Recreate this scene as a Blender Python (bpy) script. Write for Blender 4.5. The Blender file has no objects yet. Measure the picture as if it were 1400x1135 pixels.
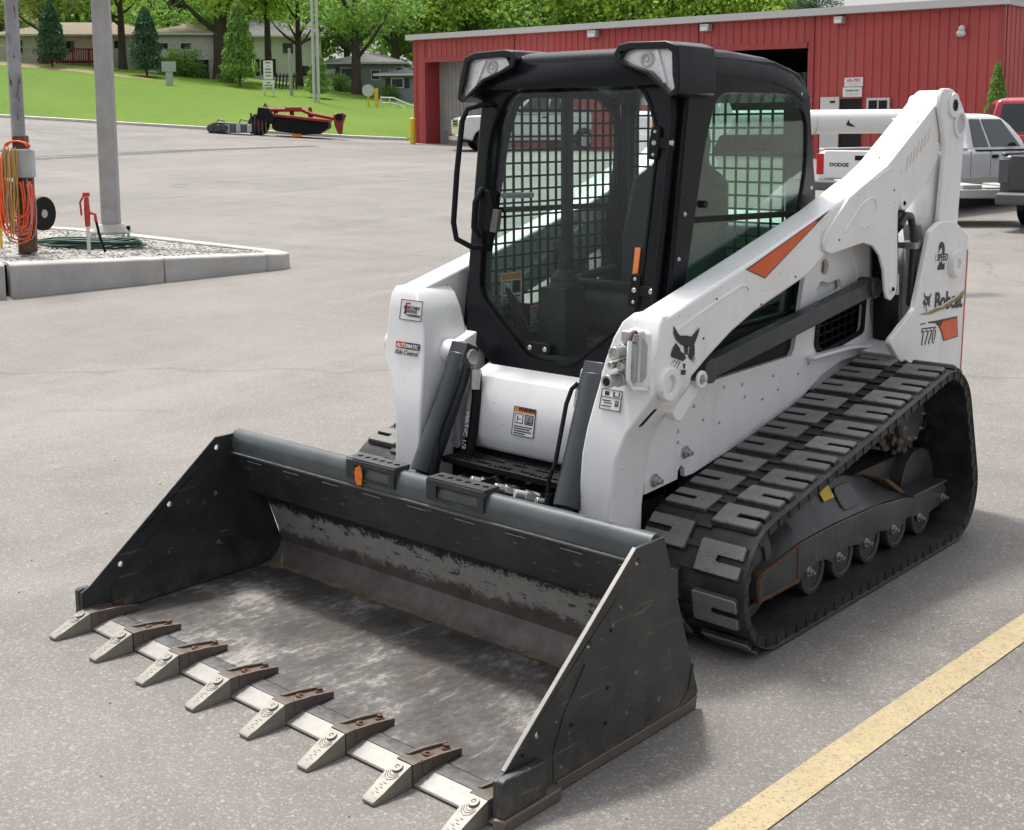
import bpy, bmesh, math, random
from mathutils import Vector, Matrix
from mathutils.geometry import tessellate_polygon
R = math.radians
sc = bpy.context.scene
COL = sc.collection

# ------------------------------------------------------------------ camera
YAW, PITCH, ROLL = -0.731, 0.132, -0.006
cam_d = bpy.data.cameras.new('camera'); cam = bpy.data.objects.new('camera', cam_d); COL.objects.link(cam)
sc.camera = cam
cam.location = (3.07, -2.22, 1.764)
_f = Vector((math.sin(YAW) * math.cos(PITCH), math.cos(YAW) * math.cos(PITCH), -math.sin(PITCH)))
_r = Vector((math.cos(YAW), -math.sin(YAW), 0)); _u = _r.cross(_f)
_r2 = math.cos(ROLL) * _r + math.sin(ROLL) * _u; _u2 = -math.sin(ROLL) * _r + math.cos(ROLL) * _u
cam.rotation_euler = Matrix((_r2, _u2, -_f)).transposed().to_euler()
cam_d.sensor_fit = 'HORIZONTAL'; cam_d.sensor_width = 36
cam_d.lens = 36 * 1735 / 1400
cam_d.shift_y = -(567.5 - 408) / 1400
cam_d.clip_start = 0.05; cam_d.clip_end = 3000
sc.render.resolution_x = 1024; sc.render.resolution_y = 830

# ------------------------------------------------------------------ light
SUN_EL, SUN_DIR = R(66), Vector((-0.22, 0.075, 0.565)).normalized()   # towards the sun
world = bpy.data.worlds.new('World'); sc.world = world; world.use_nodes = True
wn = world.node_tree.nodes; wl = world.node_tree.links; wn.clear()
w_out = wn.new('ShaderNodeOutputWorld'); w_bg = wn.new('ShaderNodeBackground')
w_sky = wn.new('ShaderNodeTexSky'); w_sky.sky_type = 'NISHITA'; w_sky.sun_disc = False
w_sky.sun_elevation = math.asin(SUN_DIR.z); w_sky.sun_rotation = math.atan2(SUN_DIR.x, SUN_DIR.y)
w_sky.air_density = 1.0; w_sky.dust_density = 6.0; w_sky.ozone_density = 1.0; w_sky.altitude = 200
w_hs = wn.new('ShaderNodeHueSaturation'); w_hs.inputs['Saturation'].default_value = 0.24; w_hs.inputs['Value'].default_value = 1.0
wl.new(w_sky.outputs[0], w_hs.inputs['Color']); wl.new(w_hs.outputs[0], w_bg.inputs['Color'])
w_bg.inputs['Strength'].default_value = 0.15
wl.new(w_bg.outputs[0], w_out.inputs[0])
sun_d = bpy.data.lights.new('sun', 'SUN'); sun_d.energy = 2.2; sun_d.angle = R(6); sun_d.color = (1.0, 0.945, 0.88)
sun = bpy.data.objects.new('sun', sun_d); COL.objects.link(sun)
sun.rotation_euler = SUN_DIR.to_track_quat('Z', 'Y').to_euler(); sun.location = (0, 0, 30)
vs = sc.view_settings
vs.view_transform = 'Standard'; vs.look = 'None'; vs.gamma = 1.0; vs.use_curve_mapping = False; vs.exposure = 0.66
sc.render.engine = 'CYCLES'
cy = sc.cycles; cy.use_denoising = True; cy.use_adaptive_sampling = True; cy.adaptive_threshold = 0.02; cy.max_bounces = 8; cy.transparent_max_bounces = 16; cy.caustics_reflective = False; cy.caustics_refractive = False
try: cy.denoiser = 'OPENIMAGEDENOISE'
except Exception: pass

# ------------------------------------------------------------------ materials
def nodes(name):
    m = bpy.data.materials.new(name); m.use_nodes = True
    nt = m.node_tree; b = nt.nodes['Principled BSDF']
    return m, nt, b
class NT:
    """small node-writing helper"""
    def __init__(s, nt): s.nt = nt; s.co = None
    def n(s, t, **kw):
        x = s.nt.nodes.new(t)
        for k, v in kw.items(): setattr(x, k, v)
        return x
    def coord(s, which='Object'):
        if s.co is None: s.co = s.n('ShaderNodeTexCoord')
        return s.co.outputs[which]
    def link(s, a, b): s.nt.links.new(a, b)
    def noise(s, scale, detail=4, rough=.6, vec=None, stretch=None, dist=0, which='Object'):
        x = s.n('ShaderNodeTexNoise'); x.inputs['Scale'].default_value = scale; x.inputs['Detail'].default_value = detail
        x.inputs['Roughness'].default_value = rough; x.inputs['Distortion'].default_value = dist
        v = vec or s.coord(which)
        if stretch:
            mp = s.n('ShaderNodeMapping'); mp.inputs['Scale'].default_value = stretch; s.link(v, mp.inputs[0]); v = mp.outputs[0]
        s.link(v, x.inputs['Vector']); return x.outputs['Fac']
    def vor(s, scale, which='Object', feature='F1', out='Distance'):
        x = s.n('ShaderNodeTexVoronoi'); x.feature = feature; x.inputs['Scale'].default_value = scale
        s.link(s.coord(which), x.inputs['Vector']); return x.outputs[out]
    def ramp(s, fac, stops):
        x = s.n('ShaderNodeValToRGB'); e = x.color_ramp.elements
        while len(e) < len(stops): e.new(0.5)
        for i, (p, c) in enumerate(stops):
            e[i].position = p
            e[i].color = (c, c, c, 1) if not hasattr(c, '__len__') else (*c, 1)
        s.link(fac, x.inputs[0]); return x.outputs[0]
    def mix(s, fac, a, b, mode='MIX'):
        x = s.n('ShaderNodeMix', data_type='RGBA', blend_type=mode)
        for v, k in ((fac, 0), (a, 6), (b, 7)):
            if hasattr(v, 'is_output'): s.link(v, x.inputs[k])
            elif k == 0: x.inputs[0].default_value = v
            else: x.inputs[k].default_value = (*v, 1)
        return x.outputs[2]
    def math(s, op, a, b=0.0, clamp=False):
        x = s.n('ShaderNodeMath', operation=op); x.use_clamp = clamp
        for v, k in ((a, 0), (b, 1)):
            if hasattr(v, 'is_output'): s.link(v, x.inputs[k])
            else: x.inputs[k].default_value = v
        return x.outputs[0]
    def sep(s, vec):
        x = s.n('ShaderNodeSeparateXYZ'); s.link(vec, x.inputs[0]); return x.outputs
    def bump(s, h, strength, dist, b):
        x = s.n('ShaderNodeBump'); x.inputs['Strength'].default_value = strength; x.inputs['Distance'].default_value = dist
        s.link(h, x.inputs['Height']); s.link(x.outputs[0], b.inputs['Normal'])
MATS = {}
def plain(name, col, rough=.5, metal=0.0, spec=.5, var=.0, vscale=8, bump=0, bscale=60, emit=None, which='Object', coat=0):
    if name in MATS: return MATS[name]
    m, nt, b = nodes(name); h = NT(nt)
    b.inputs['Base Color'].default_value = (*col, 1); b.inputs['Roughness'].default_value = rough; b.inputs['Metallic'].default_value = metal
    b.inputs['Specular IOR Level'].default_value = spec
    if coat: b.inputs['Coat Weight'].default_value = coat; b.inputs['Coat Roughness'].default_value = .08
    if var:
        f = h.noise(vscale, 5, .65, which=which)
        lo = tuple(max(0, c * (1 - var)) for c in col); hi = tuple(min(1, c * (1 + var)) for c in col)
        h.link(h.ramp(f, [(.3, lo), (.7, hi)]), b.inputs['Base Color'])
        h.link(h.ramp(h.noise(vscale * 2.3, 4, which=which), [(.3, max(0, rough - .1)), (.7, min(1, rough + .1))]), b.inputs['Roughness'])
    if bump: h.bump(h.noise(bscale, 3, which=which), bump, .01, b)
    MATS[name] = m; return m

def m_white():
    m, nt, b = nodes('white_paint'); h = NT(nt)
    # white enamel, faint dust, small dark chips and specks
    base = h.mix(h.ramp(h.noise(2.2, 6, .75), [(.42, 0.), (.75, .6)]), (.83, .83, .835), (.71, .70, .675))
    sp = h.ramp(h.noise(64, 2, .5), [(.735, 0.), (.755, 1.)])
    sp2 = h.ramp(h.noise(19, 5, .75), [(.735, 0.), (.76, .6)])
    base = h.mix(sp, base, (.11, .10, .09)); base = h.mix(sp2, base, (.36, .33, .29))
    streak = h.ramp(h.noise(9, 4, .6, stretch=(1, 1, .12)), [(.56, 0.), (.80, .32)])
    base = h.mix(streak, base, (.5, .475, .44))
    scuff = h.ramp(h.noise(28, 5, .75, stretch=(1, .22, 1)), [(.68, 0.), (.72, .55)]); base = h.mix(scuff, base, (.46, .45, .43))
    h.link(base, b.inputs['Base Color'])
    h.link(h.ramp(h.noise(5, 5), [(.3, .24), (.75, .46)]), b.inputs['Roughness'])
    h.bump(h.noise(120, 2), .04, .002, b)
    return m
def m_bucket():
    m, nt, b = nodes('bucket_black_paint'); h = NT(nt)
    d = h.ramp(h.noise(4, 7, .72), [(.42, 0.), (.78, .75)])
    base = h.mix(d, (.017, .020, .0225), (.060, .063, .063))
    sc1 = h.ramp(h.noise(16, 3, .5, stretch=(1, .25, 3.2), dist=.4), [(.66, 0.), (.70, .55)])
    sc2 = h.ramp(h.noise(26, 4, .7, stretch=(.3, 1, 1)), [(.655, 0.), (.69, .75)])
    base = h.mix(sc1, base, (.13, .135, .13)); base = h.mix(sc2, base, (.24, .235, .22))
    z = h.sep(h.coord('Object'))[2]
    low = h.math('MULTIPLY', h.ramp(z, [(.0, 1.), (.14, 0.)]), h.ramp(h.noise(13, 5, .7), [(.35, 0.), (.7, .8)]))
    base = h.mix(low, base, (.17, .145, .115))
    h.link(base, b.inputs['Base Color'])
    h.link(h.ramp(h.noise(7, 6, .7), [(.3, .34), (.75, .62)]), b.inputs['Roughness'])
    h.bump(h.noise(70, 4), .07, .004, b)
    return m
def m_bucket_inner():
    # worn paint: black above, bare grey band where material slides, rusty brown below it
    m, nt, b = nodes('bucket_worn_inside'); h = NT(nt)
    co = h.coord('Object'); xyz = h.sep(co)
    wob = h.math('ADD', h.math('MULTIPLY', h.math('SUBTRACT', h.noise(9, 9, .85), .5), .16), h.math('MULTIPLY', h.math('SUBTRACT', h.noise(55, 4, .8), .5), .10))
    zz = h.math('ADD', xyz[2], wob)
    sx = h.math('MULTIPLY', xyz[0], -.012); zz = h.math('ADD', zz, sx)
    black = h.mix(h.ramp(h.noise(11, 6, .75), [(.45, 0.), (.72, .8)]), (.016, .018, .019), (.05, .05, .048))
    flake = h.ramp(h.noise(34, 6, .8), [(.63, 0.), (.66, .9)]); black = h.mix(flake, black, (.22, .215, .20))
    grey = h.mix(h.noise(15, 6, .7), (.50, .49, .46), (.30, .29, .27))
    grey = h.mix(h.ramp(h.noise(30, 6, .8, stretch=(.5, 1, 1)), [(.575, 0.), (.60, .95)]), grey, (.02, .021, .022))
    brown = h.mix(h.ramp(h.noise(9, 6, .7), [(.3, 0.), (.7, 1.)]), (.082, .066, .059), (.18, .158, .145))
    c = h.mix(h.ramp(zz, [(.150, 0.), (.175, 1.)]), brown, grey)
    c = h.mix(h.ramp(zz, [(.262, 0.), (.28, 1.)]), c, black)
    h.link(c, b.inputs['Base Color']); b.inputs['Roughness'].default_value = .55
    b.inputs['Metallic'].default_value = .25
    h.bump(h.noise(45, 6, .7), .2, .005, b)
    return m
def m_bucket_floor():
    m, nt, b = nodes('bucket_floor_steel'); h = NT(nt)
    co = h.coord('Object'); xyz = h.sep(co)
    p = h.math('ADD', h.math('MULTIPLY', h.noise(3.1, 4, .55), .55), h.math('MULTIPLY', h.noise(34, 8, .82, stretch=(1, .55, 1)), .45))
    c = h.ramp(p, [(.40, (.046, .042, .039)), (.48, (.076, .071, .067)), (.53, (.115, .109, .104)), (.56, (.20, .193, .184)), (.60, (.36, .35, .335))])
    scr = h.ramp(h.noise(24, 7, .78, stretch=(1, .16, 1)), [(.57, 0.), (.68, .55)])
    c = h.mix(scr, c, (.40, .385, .36))
    rust = h.ramp(h.noise(6.5, 7, .75), [(.55, 0.), (.72, .55)]); c = h.mix(rust, c, (.12, .075, .05))
    dirt = h.ramp(h.math('ADD', xyz[1], h.math('MULTIPLY', h.noise(8, 6, .7), .22)), [(.90, 0.), (1.0, .85)])
    c = h.mix(dirt, c, (.12, .095, .07))
    h.link(c, b.inputs['Base Color']); b.inputs['Metallic'].default_value = .35
    h.link(h.ramp(p, [(.42, .6), (.62, .4)]), b.inputs['Roughness'])
    h.bump(h.noise(24, 8, .75), .25, .006, b)
    return m
def m_steel(name, a, bcol, rough=.4, metal=.8, sc_=14, rust=.4):
    m, nt, b = nodes(name); h = NT(nt)
    c = h.mix(h.noise(sc_, 6, .7), a, bcol)
    if rust: c = h.mix(h.ramp(h.noise(sc_ * .6, 7, .8), [(.55, 0.), (.75, rust)]), c, (.12, .06, .03))
    h.link(c, b.inputs['Base Color']); b.inputs['Metallic'].default_value = metal
    h.link(h.ramp(h.noise(sc_ * 2, 5), [(.3, max(0.05, rough - .12)), (.7, rough + .15)]), b.inputs['Roughness'])
    h.bump(h.noise(60, 5, .7), .15, .004, b)
    return m
def m_frame():
    m, nt, b = nodes('track_frame_paint'); h = NT(nt)
    c = h.mix(h.ramp(h.noise(6, 7, .75), [(.35, 0.), (.7, 1.)]), (.040, .042, .045), (.088, .088, .087))
    c = h.mix(h.ramp(h.noise(17, 5, .7, stretch=(1, 1, .07)), [(.60, 0.), (.70, .6)]), c, (.20, .19, .175))
    c = h.mix(h.ramp(h.noise(12, 8, .8), [(.60, 0.), (.70, .7)]), c, (.13, .10, .075))
    h.link(c, b.inputs['Base Color']); b.inputs['Roughness'].default_value = .38; b.inputs['Metallic'].default_value = .15
    h.bump(h.noise(60, 5, .7), .12, .004, b); return m
def m_rubber():
    m, nt, b = nodes('track_rubber'); h = NT(nt)
    c = h.mix(h.ramp(h.noise(9, 7, .75), [(.42, 0.), (.72, .8)]), (.008, .009, .0105), (.055, .053, .050))
    h.link(c, b.inputs['Base Color']); b.inputs['Roughness'].default_value = .62
    h.bump(h.noise(50, 5, .7), .25, .006, b); return m
def m_lug():
    m, nt, b = nodes('tread_rubber_dusty'); h = NT(nt)
    geo = h.n('ShaderNodeNewGeometry')
    c = h.mix(h.noise(13, 8, .75), (.125, .121, .115), (.29, .28, .266))
    oi = h.n('ShaderNodeObjectInfo'); c = h.mix(h.math('MULTIPLY', oi.outputs['Random'], .55), c, (.065, .063, .06))
    cut = h.ramp(h.noise(30, 5, .8, stretch=(.35, 1, 1), dist=1.2), [(.36, .9), (.42, 0.)])
    c = h.mix(cut, c, (.018, .018, .019))
    h.link(c, b.inputs['Base Color']); b.inputs['Roughness'].default_value = .8
    h.bump(h.noise(38, 7, .8), .5, .006, b); return m
def m_asphalt():
    m, nt, b = nodes('weathered_asphalt'); h = NT(nt)
    co = h.coord('Object')
    big = h.noise(.17, 6, .66, dist=.5); mid = h.noise(1.6, 6, .65); streak = h.noise(.55, 6, .65, stretch=(1, .18, 1), dist=.5)
    base = h.ramp(big, [(.28, (.112, .105, .098)), (.72, (.208, .196, .181))])
    st2 = h.noise(.42, 7, .7, stretch=(.16, 1, 1), dist=.6)
    base = h.mix(h.ramp(st2, [(.50, 0.), (.68, .5)]), base, (.262, .246, .227))
    oil = h.ramp(h.math('MULTIPLY', h.vor(.55), h.math('ADD', h.noise(4, 6, .8), .5)), [(.06, .6), (.15, 0.)])
    base = h.mix(oil, base, (.085, .078, .072))
    base = h.mix(h.ramp(mid, [(.35, 0.), (.7, .5)]), base, (.232, .219, .203))
    base = h.mix(h.ramp(streak, [(.52, 0.), (.72, .45)]), base, (.305, .287, .266))
    base = h.mix(h.ramp(h.noise(.7, 7, .7, dist=1.0), [(.56, 0.), (.72, .5)]), base, (.125, .117, .109))
    ag = h.vor(210, out='Color'); ags = h.sep(ag)
    base = h.mix(h.ramp(ags[0], [(.0, .45), (.26, 0.)]), base, (.095, .092, .088))
    base = h.mix(h.ramp(ags[1], [(.78, 0.), (1., .36)]), base, (.50, .47, .435))
    ag2 = h.sep(h.vor(95, out='Color')); base = h.mix(h.ramp(ag2[1], [(.90, 0.), (1., .28)]), base, (.48, .455, .425))
    wide = h.vor(15); base = h.mix(h.ramp(h.math('MULTIPLY', wide, h.noise(5, 3)), [(.0, .55), (.022, 0.)]), base, (.07, .068, .066))
    # hairline cracks
    v = h.n('ShaderNodeTexVoronoi'); v.feature = 'DISTANCE_TO_EDGE'; v.inputs['Scale'].default_value = .085
    wn_ = h.n('ShaderNodeTexNoise'); wn_.inputs['Scale'].default_value = .8; wn_.inputs['Detail'].default_value = 6; h.link(co, wn_.inputs['Vector'])
    va = h.n('ShaderNodeVectorMath', operation='ADD'); vsx = h.n('ShaderNodeVectorMath', operation='SCALE'); vsx.inputs['Scale'].default_value = 1.6
    h.link(wn_.outputs['Color'], vsx.inputs[0]); h.link(co, va.inputs[0]); h.link(vsx.outputs[0], va.inputs[1]); h.link(va.outputs[0], v.inputs['Vector'])
    crack = h.ramp(v.outputs['Distance'], [(.0, .28), (.0012, 0.)])
    base = h.mix(crack, base, (.05, .048, .046))
    h.link(base, b.inputs['Base Color']); b.inputs['Roughness'].default_value = .82; b.inputs['Specular IOR Level'].default_value = .35
    h.bump(h.math('ADD', h.math('MULTIPLY', h.vor(210), 1.), h.noise(40, 4)), .4, .004, b)
    return m
def m_concrete(name='concrete', col=(.50, .49, .47), bs=30):
    m, nt, b = nodes(name); h = NT(nt)
    lo = tuple(c * .72 for c in col)
    c = h.mix(h.ramp(h.noise(2.4, 7, .7), [(.35, 0.), (.7, 1.)]), lo, col)
    c = h.mix(h.ramp(h.noise(14, 5, .7, stretch=(1, 1, .2)), [(.58, 0.), (.75, .35)]), c, tuple(c_ * .5 for c_ in col))
    h.link(c, b.inputs['Base Color']); b.inputs['Roughness'].default_value = .85
    h.bump(h.noise(bs, 6, .7), .25, .006, b); return m
def m_grass():
    m, nt, b = nodes('lawn_grass'); h = NT(nt)
    c = h.ramp(h.noise(.09, 6, .62), [(.3, (.062, .138, .013)), (.55, (.098, .190, .018)), (.72, (.140, .225, .030))])
    c = h.mix(h.ramp(h.noise(1.1, 8, .8, stretch=(1, 1, .2)), [(.35, .55), (.62, 0.)]), c, (.055, .118, .016))
    c = h.mix(h.ramp(h.noise(3.5, 8, .9, stretch=(1, 1, .3)), [(.40, 0.), (.62, .7)]), c, (.165, .235, .042))
    c = h.mix(h.ramp(h.noise(.35, 6, .8), [(.55, 0.), (.75, .45)]), c, (.185, .205, .06))
    h.link(c, b.inputs['Base Color']); b.inputs['Roughness'].default_value = .9; b.inputs['Specular IOR Level'].default_value = .15
    h.bump(h.noise(9, 7, .85), .8, .06, b); return m
def m_leaf(name, dark, light, sc_=1.3, trans=.25):
    m, nt, b = nodes(name); h = NT(nt)
    geo = h.n('ShaderNodeNewGeometry')
    f = h.math('ADD', h.math('MULTIPLY', geo.outputs['Random Per Island'], .55), h.math('MULTIPLY', h.noise(sc_ * .35, 3), .55))
    h.link(h.ramp(f, [(.22, dark), (.82, light)]), b.inputs['Base Color'])
    b.inputs['Roughness'].default_value = .6; b.inputs['Specular IOR Level'].default_value = .3
    # leaves let some light through
    tr = h.n('ShaderNodeBsdfTranslucent'); ms = h.n('ShaderNodeMixShader'); ms.inputs[0].default_value = trans
    h.link(h.ramp(f, [(.22, tuple(min(1, c * 1.6) for c in dark)), (.82, tuple(min(1, c * 1.5) for c in light))]), tr.inputs[0])
    out = [n for n in nt.nodes if n.type == 'OUTPUT_MATERIAL'][0]
    h.link(b.outputs[0], ms.inputs[1]); h.link(tr.outputs[0], ms.inputs[2]); h.link(ms.outputs[0], out.inputs[0])
    return m
def m_glass(name, tint=(.86, .95, .92), refl=1.0, dirt=.05, rough=.02):
    # thin pane: tinted see-through, mirror reflection by angle, film of dust
    m, nt, b = nodes(name); h = NT(nt); nt.nodes.remove(b)
    out = [n for n in nt.nodes if n.type == 'OUTPUT_MATERIAL'][0]
    t = h.n('ShaderNodeBsdfTransparent'); t.inputs[0].default_value = (*tint, 1)
    g = h.n('ShaderNodeBsdfGlossy'); g.inputs['Roughness'].default_value = rough
    lw = h.n('ShaderNodeLayerWeight'); lw.inputs['Blend'].default_value = .5
    fr = h.math('ADD', h.math('MULTIPLY', h.math('POWER', lw.outputs['Facing'], 4.0), .9), .035)
    ms = h.n('ShaderNodeMixShader'); h.link(h.math('MULTIPLY', fr, refl, True), ms.inputs[0]); h.link(t.outputs[0], ms.inputs[1]); h.link(g.outputs[0], ms.inputs[2])
    d = h.n('ShaderNodeBsdfDiffuse'); d.inputs[0].default_value = (.42, .41, .38, 1)
    m2 = h.n('ShaderNodeMixShader')
    h.link(h.math('MULTIPLY', h.ramp(h.noise(6, 7, .75, stretch=(1, 1, .45)), [(.35, .25), (.8, 1.6)]), dirt), m2.inputs[0])
    h.link(ms.outputs[0], m2.inputs[1]); h.link(d.outputs[0], m2.inputs[2]); h.link(m2.outputs[0], out.inputs[0])
    return m
def m_redwall():
    m, nt, b = nodes('red_metal_siding'); h = NT(nt)
    c = h.mix(h.ramp(h.noise(.5, 5, .6), [(.3, 0.), (.7, 1.)]), (.39, .050, .046), (.46, .078, .070))
    c = h.mix(h.ramp(h.noise(1.5, 6, .7, stretch=(1, 1, .1)), [(.50, 0.), (.8, .4)]), c, (.33, .13, .115))
    c = h.mix(h.ramp(h.noise(.16, 4, .6), [(.45, 0.), (.7, .3)]), c, (.50, .12, .105))
    h.link(c, b.inputs['Base Color']); b.inputs['Roughness'].default_value = .5; return m
def m_bark():
    m, nt, b = nodes('bark'); h = NT(nt)
    c = h.mix(h.noise(6, 6, .7, stretch=(1, 1, .2)), (.035, .028, .022), (.12, .098, .078))
    h.link(c, b.inputs['Base Color']); b.inputs['Roughness'].default_value = .95; h.bump(h.noise(7, 6, .8, stretch=(1, 1, .15)), .7, .05, b); return m
def m_gravel():
    m, nt, b = nodes('white_gravel'); h = NT(nt)
    s = h.sep(h.vor(28, out='Color'))
    c = h.ramp(s[0], [(0., (.16, .15, .138)), (.5, (.34, .325, .30)), (1., (.54, .525, .50))])
    h.link(c, b.inputs['Base Color']); b.inputs['Roughness'].default_value = .9; h.bump(h.vor(28), .9, .03, b); return m
def m_yellowline():
    m, nt, b = nodes('worn_yellow_paint'); h = NT(nt)
    ag = h.sep(h.vor(165, out='Color'))
    c = h.mix(h.ramp(h.noise(6, 7, .75), [(.3, 0.), (.75, 1.)]), (.37, .30, .165), (.43, .355, .215))
    c = h.mix(h.ramp(ag[0], [(.0, .75), (.25, 0.)]), c, (.15, .135, .11))
    c = h.mix(h.ramp(h.noise(14, 8, .8), [(.52, 0.), (.66, .7)]), c, (.27, .235, .17))
    h.link(c, b.inputs['Base Color']); b.inputs['Roughness'].default_value = .8; h.bump(h.vor(165), .5, .004, b); return m
M = dict(
    white=m_white(), bucket=m_bucket(), binner=m_bucket_inner(), bfloor=m_bucket_floor(),
    tooth=m_steel('tooth_worn_steel', (.15, .142, .122), (.35, .335, .295), .5, .4, 38, .6),
    adapter=m_steel('tooth_adapter_rusty', (.10, .088, .078), (.20, .165, .14), .55, .4, 18, .75),
    lip=m_steel('lip_polished_steel', (.19, .182, .167), (.34, .33, .308), .48, .4, 30, .35),
    lipgrey=m_steel('lip_grey_steel', (.11, .112, .115), (.20, .20, .20), .45, .5, 20, .2),
    frame=m_steel('undercarriage_steel', (.036, .037, .039), (.10, .098, .095), .42, .3, 9, .3),
    tframe=m_frame(), rust=m_steel('rusty_steel', (.085, .050, .034), (.17, .085, .05), .8, .2, 14, .5),
    bolt=m_steel('zinc_bolt', (.42, .42, .40), (.60, .60, .58), .35, .8, 40, .25),
    cyl=plain('cylinder_grey_paint', (.034, .040, .047), .42, 0, .5, .2, 9),
    black=plain('cab_black', (.007, .008, .0105), .32, 0, .22, .3, 5),
    blackmat=plain('black_matte', (.0075, .008, .009), .55, 0, .2, .25, 20),
    interior=plain('cab_interior', (.032, .034, .037), .6, 0, .25, .3, 12),
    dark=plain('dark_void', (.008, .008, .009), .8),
    rubber=m_rubber(), lug=m_lug(), asphalt=m_asphalt(), concrete=m_concrete(), grass=m_grass(),
    leftglass=m_glass('cab_left_glass', (.62, .82, .72), 1.8, .01), glass=m_glass('cab_front_glass', (.945, .985, .968), .55, .006), sideglass=m_glass('cab_side_glass', (.87, .96, .925), .6, .006),  # left pane tinted darker and greener in place of reflected greenery
    carglass=m_glass('vehicle_glass', (.42, .46, .46), 1.0, .02), lamp=m_glass('lamp_lens', (.97, .97, .97), 1.0, .02, .08),
    chrome=plain('chrome', (.72, .72, .72), .12, 1.0), reflector=plain('lamp_reflector', (.80, .80, .79), .30, .35, .5, .12, 25),
    orange=plain('decal_orange', (.66, .10, .012), .4, 0, .5, .1, 6), decalblack=plain('decal_black', (.012, .012, .013), .4),
    decalwhite=plain('decal_white', (.78, .78, .77), .45), warn=plain('warning_orange', (.80, .26, .03), .45), decalred=plain('decal_red', (.55, .03, .02), .4),
    redline=plain('red_edge_stripe', (.62, .06, .02), .4), gold=plain('torn_decal_glue', (.28, .22, .07), .6, 0, .5, .4, 30),
    reflor=plain('orange_reflector', (.85, .25, .06), .35), spray=plain('orange_spray_paint', (.90, .20, .02), .6, 0, .5, .2, 20),
    redwall=m_redwall(), trim=plain('light_metal_trim', (.55, .55, .54), .45, .2), redtrim=plain('red_trim', (.36, .05, .05), .5),
    bark=m_bark(), gravel=m_gravel(), yline=m_yellowline(),
    leafA=m_leaf('leaves_bright', (.11, .21, .028), (.46, .64, .11), trans=.4), leafB=m_leaf('leaves_mid', (.062, .145, .03), (.28, .45, .09), trans=.4),
    leafC=m_leaf('leaves_olive', (.10, .145, .042), (.36, .42, .13), trans=.4), leafD=m_leaf('leaves_dark_evergreen', (.02, .055, .028), (.075, .16, .07)),
    pole=plain('galvanised_pole', (.36, .355, .345), .55, .3, .5, .15, 3), polepaint=plain('flaking_pole_paint', (.27, .28, .29), .6, 0, .5, .3, 4),
    yellow=plain('yellow_paint', (.72, .50, .03), .5, 0, .5, .1), red=plain('red_paint', (.48, .035, .022), .42, 0, .5, .15, 5),
    mowred=plain('faded_implement_red', (.27, .028, .024), .5, 0, .4, .25, 4), hosegreen=plain('green_hose', (.012, .075, .045), .4), cordor=plain('orange_cord', (.85, .10, .02), .45), cordyel=plain('tan_cord', (.55, .33, .10), .5), cordpk=plain('faded_cord', (.50, .24, .24), .5),
    boxgrey=plain('grey_box', (.40, .43, .44), .5, 0, .5, .1), wood=plain('weathered_wood', (.12, .075, .05), .85, 0, .4, .4, 12, .4, 40),
    carwhite=plain('vehicle_white', (.74, .75, .76), .25, 0, .5, .0, 3, coat=.6), cargrey=plain('vehicle_grey', (.05, .054, .06), .3, .3, .5, .1, 3, coat=.6),
    carred=plain('vehicle_red', (.36, .018, .03), .25, 0, .5, .1, 3, coat=.6), plastic=plain('grey_bumper', (.085, .088, .092), .55), tail=plain('tail_lamp', (.50, .012, .012), .2),
    siding=plain('white_siding', (.62, .62, .61), .7, 0, .3, .08, 2), greysiding=plain('grey_siding', (.23, .25, .265), .75, 0, .3, .1, 2), beige=plain('beige_siding', (.60, .565, .51), .75, 0, .3, .1, 2),
    shingle=plain('grey_shingles', (.15, .15, .15), .9, 0, .2, .35, 6), shingleb=plain('brown_shingles', (.23, .19, .145), .9, 0, .2, .3, 6),
    corr=plain('corrugated_grey', (.34, .335, .315), .55, .2, .5, .15, 2), decksred=plain('red_stained_deck', (.20, .022, .018), .7), tan=plain('bare_soil', (.26, .20, .125), .95, 0, .2, .3, 1.5, .5, 9),
    dirt=plain('packed_dirt', (.155, .12, .085), .95, 0, .2, .35, 14, .5, 40), rail=plain('bucket_rail_sky_sheen', (.062, .072, .078), .36, 0, .5, .3, 7, .04, 60),  # rail colour lightened towards blue-grey to stand in for its sky sheen
    kerbl=m_concrete('pale_kerb_concrete', (.66, .65, .62)), joint=plain('tar_seam', (.085, .083, .08), .8, 0, .4, .3, 3), skin_tan=plain('tan_plastic', (.60, .50, .33), .5),
)

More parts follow.
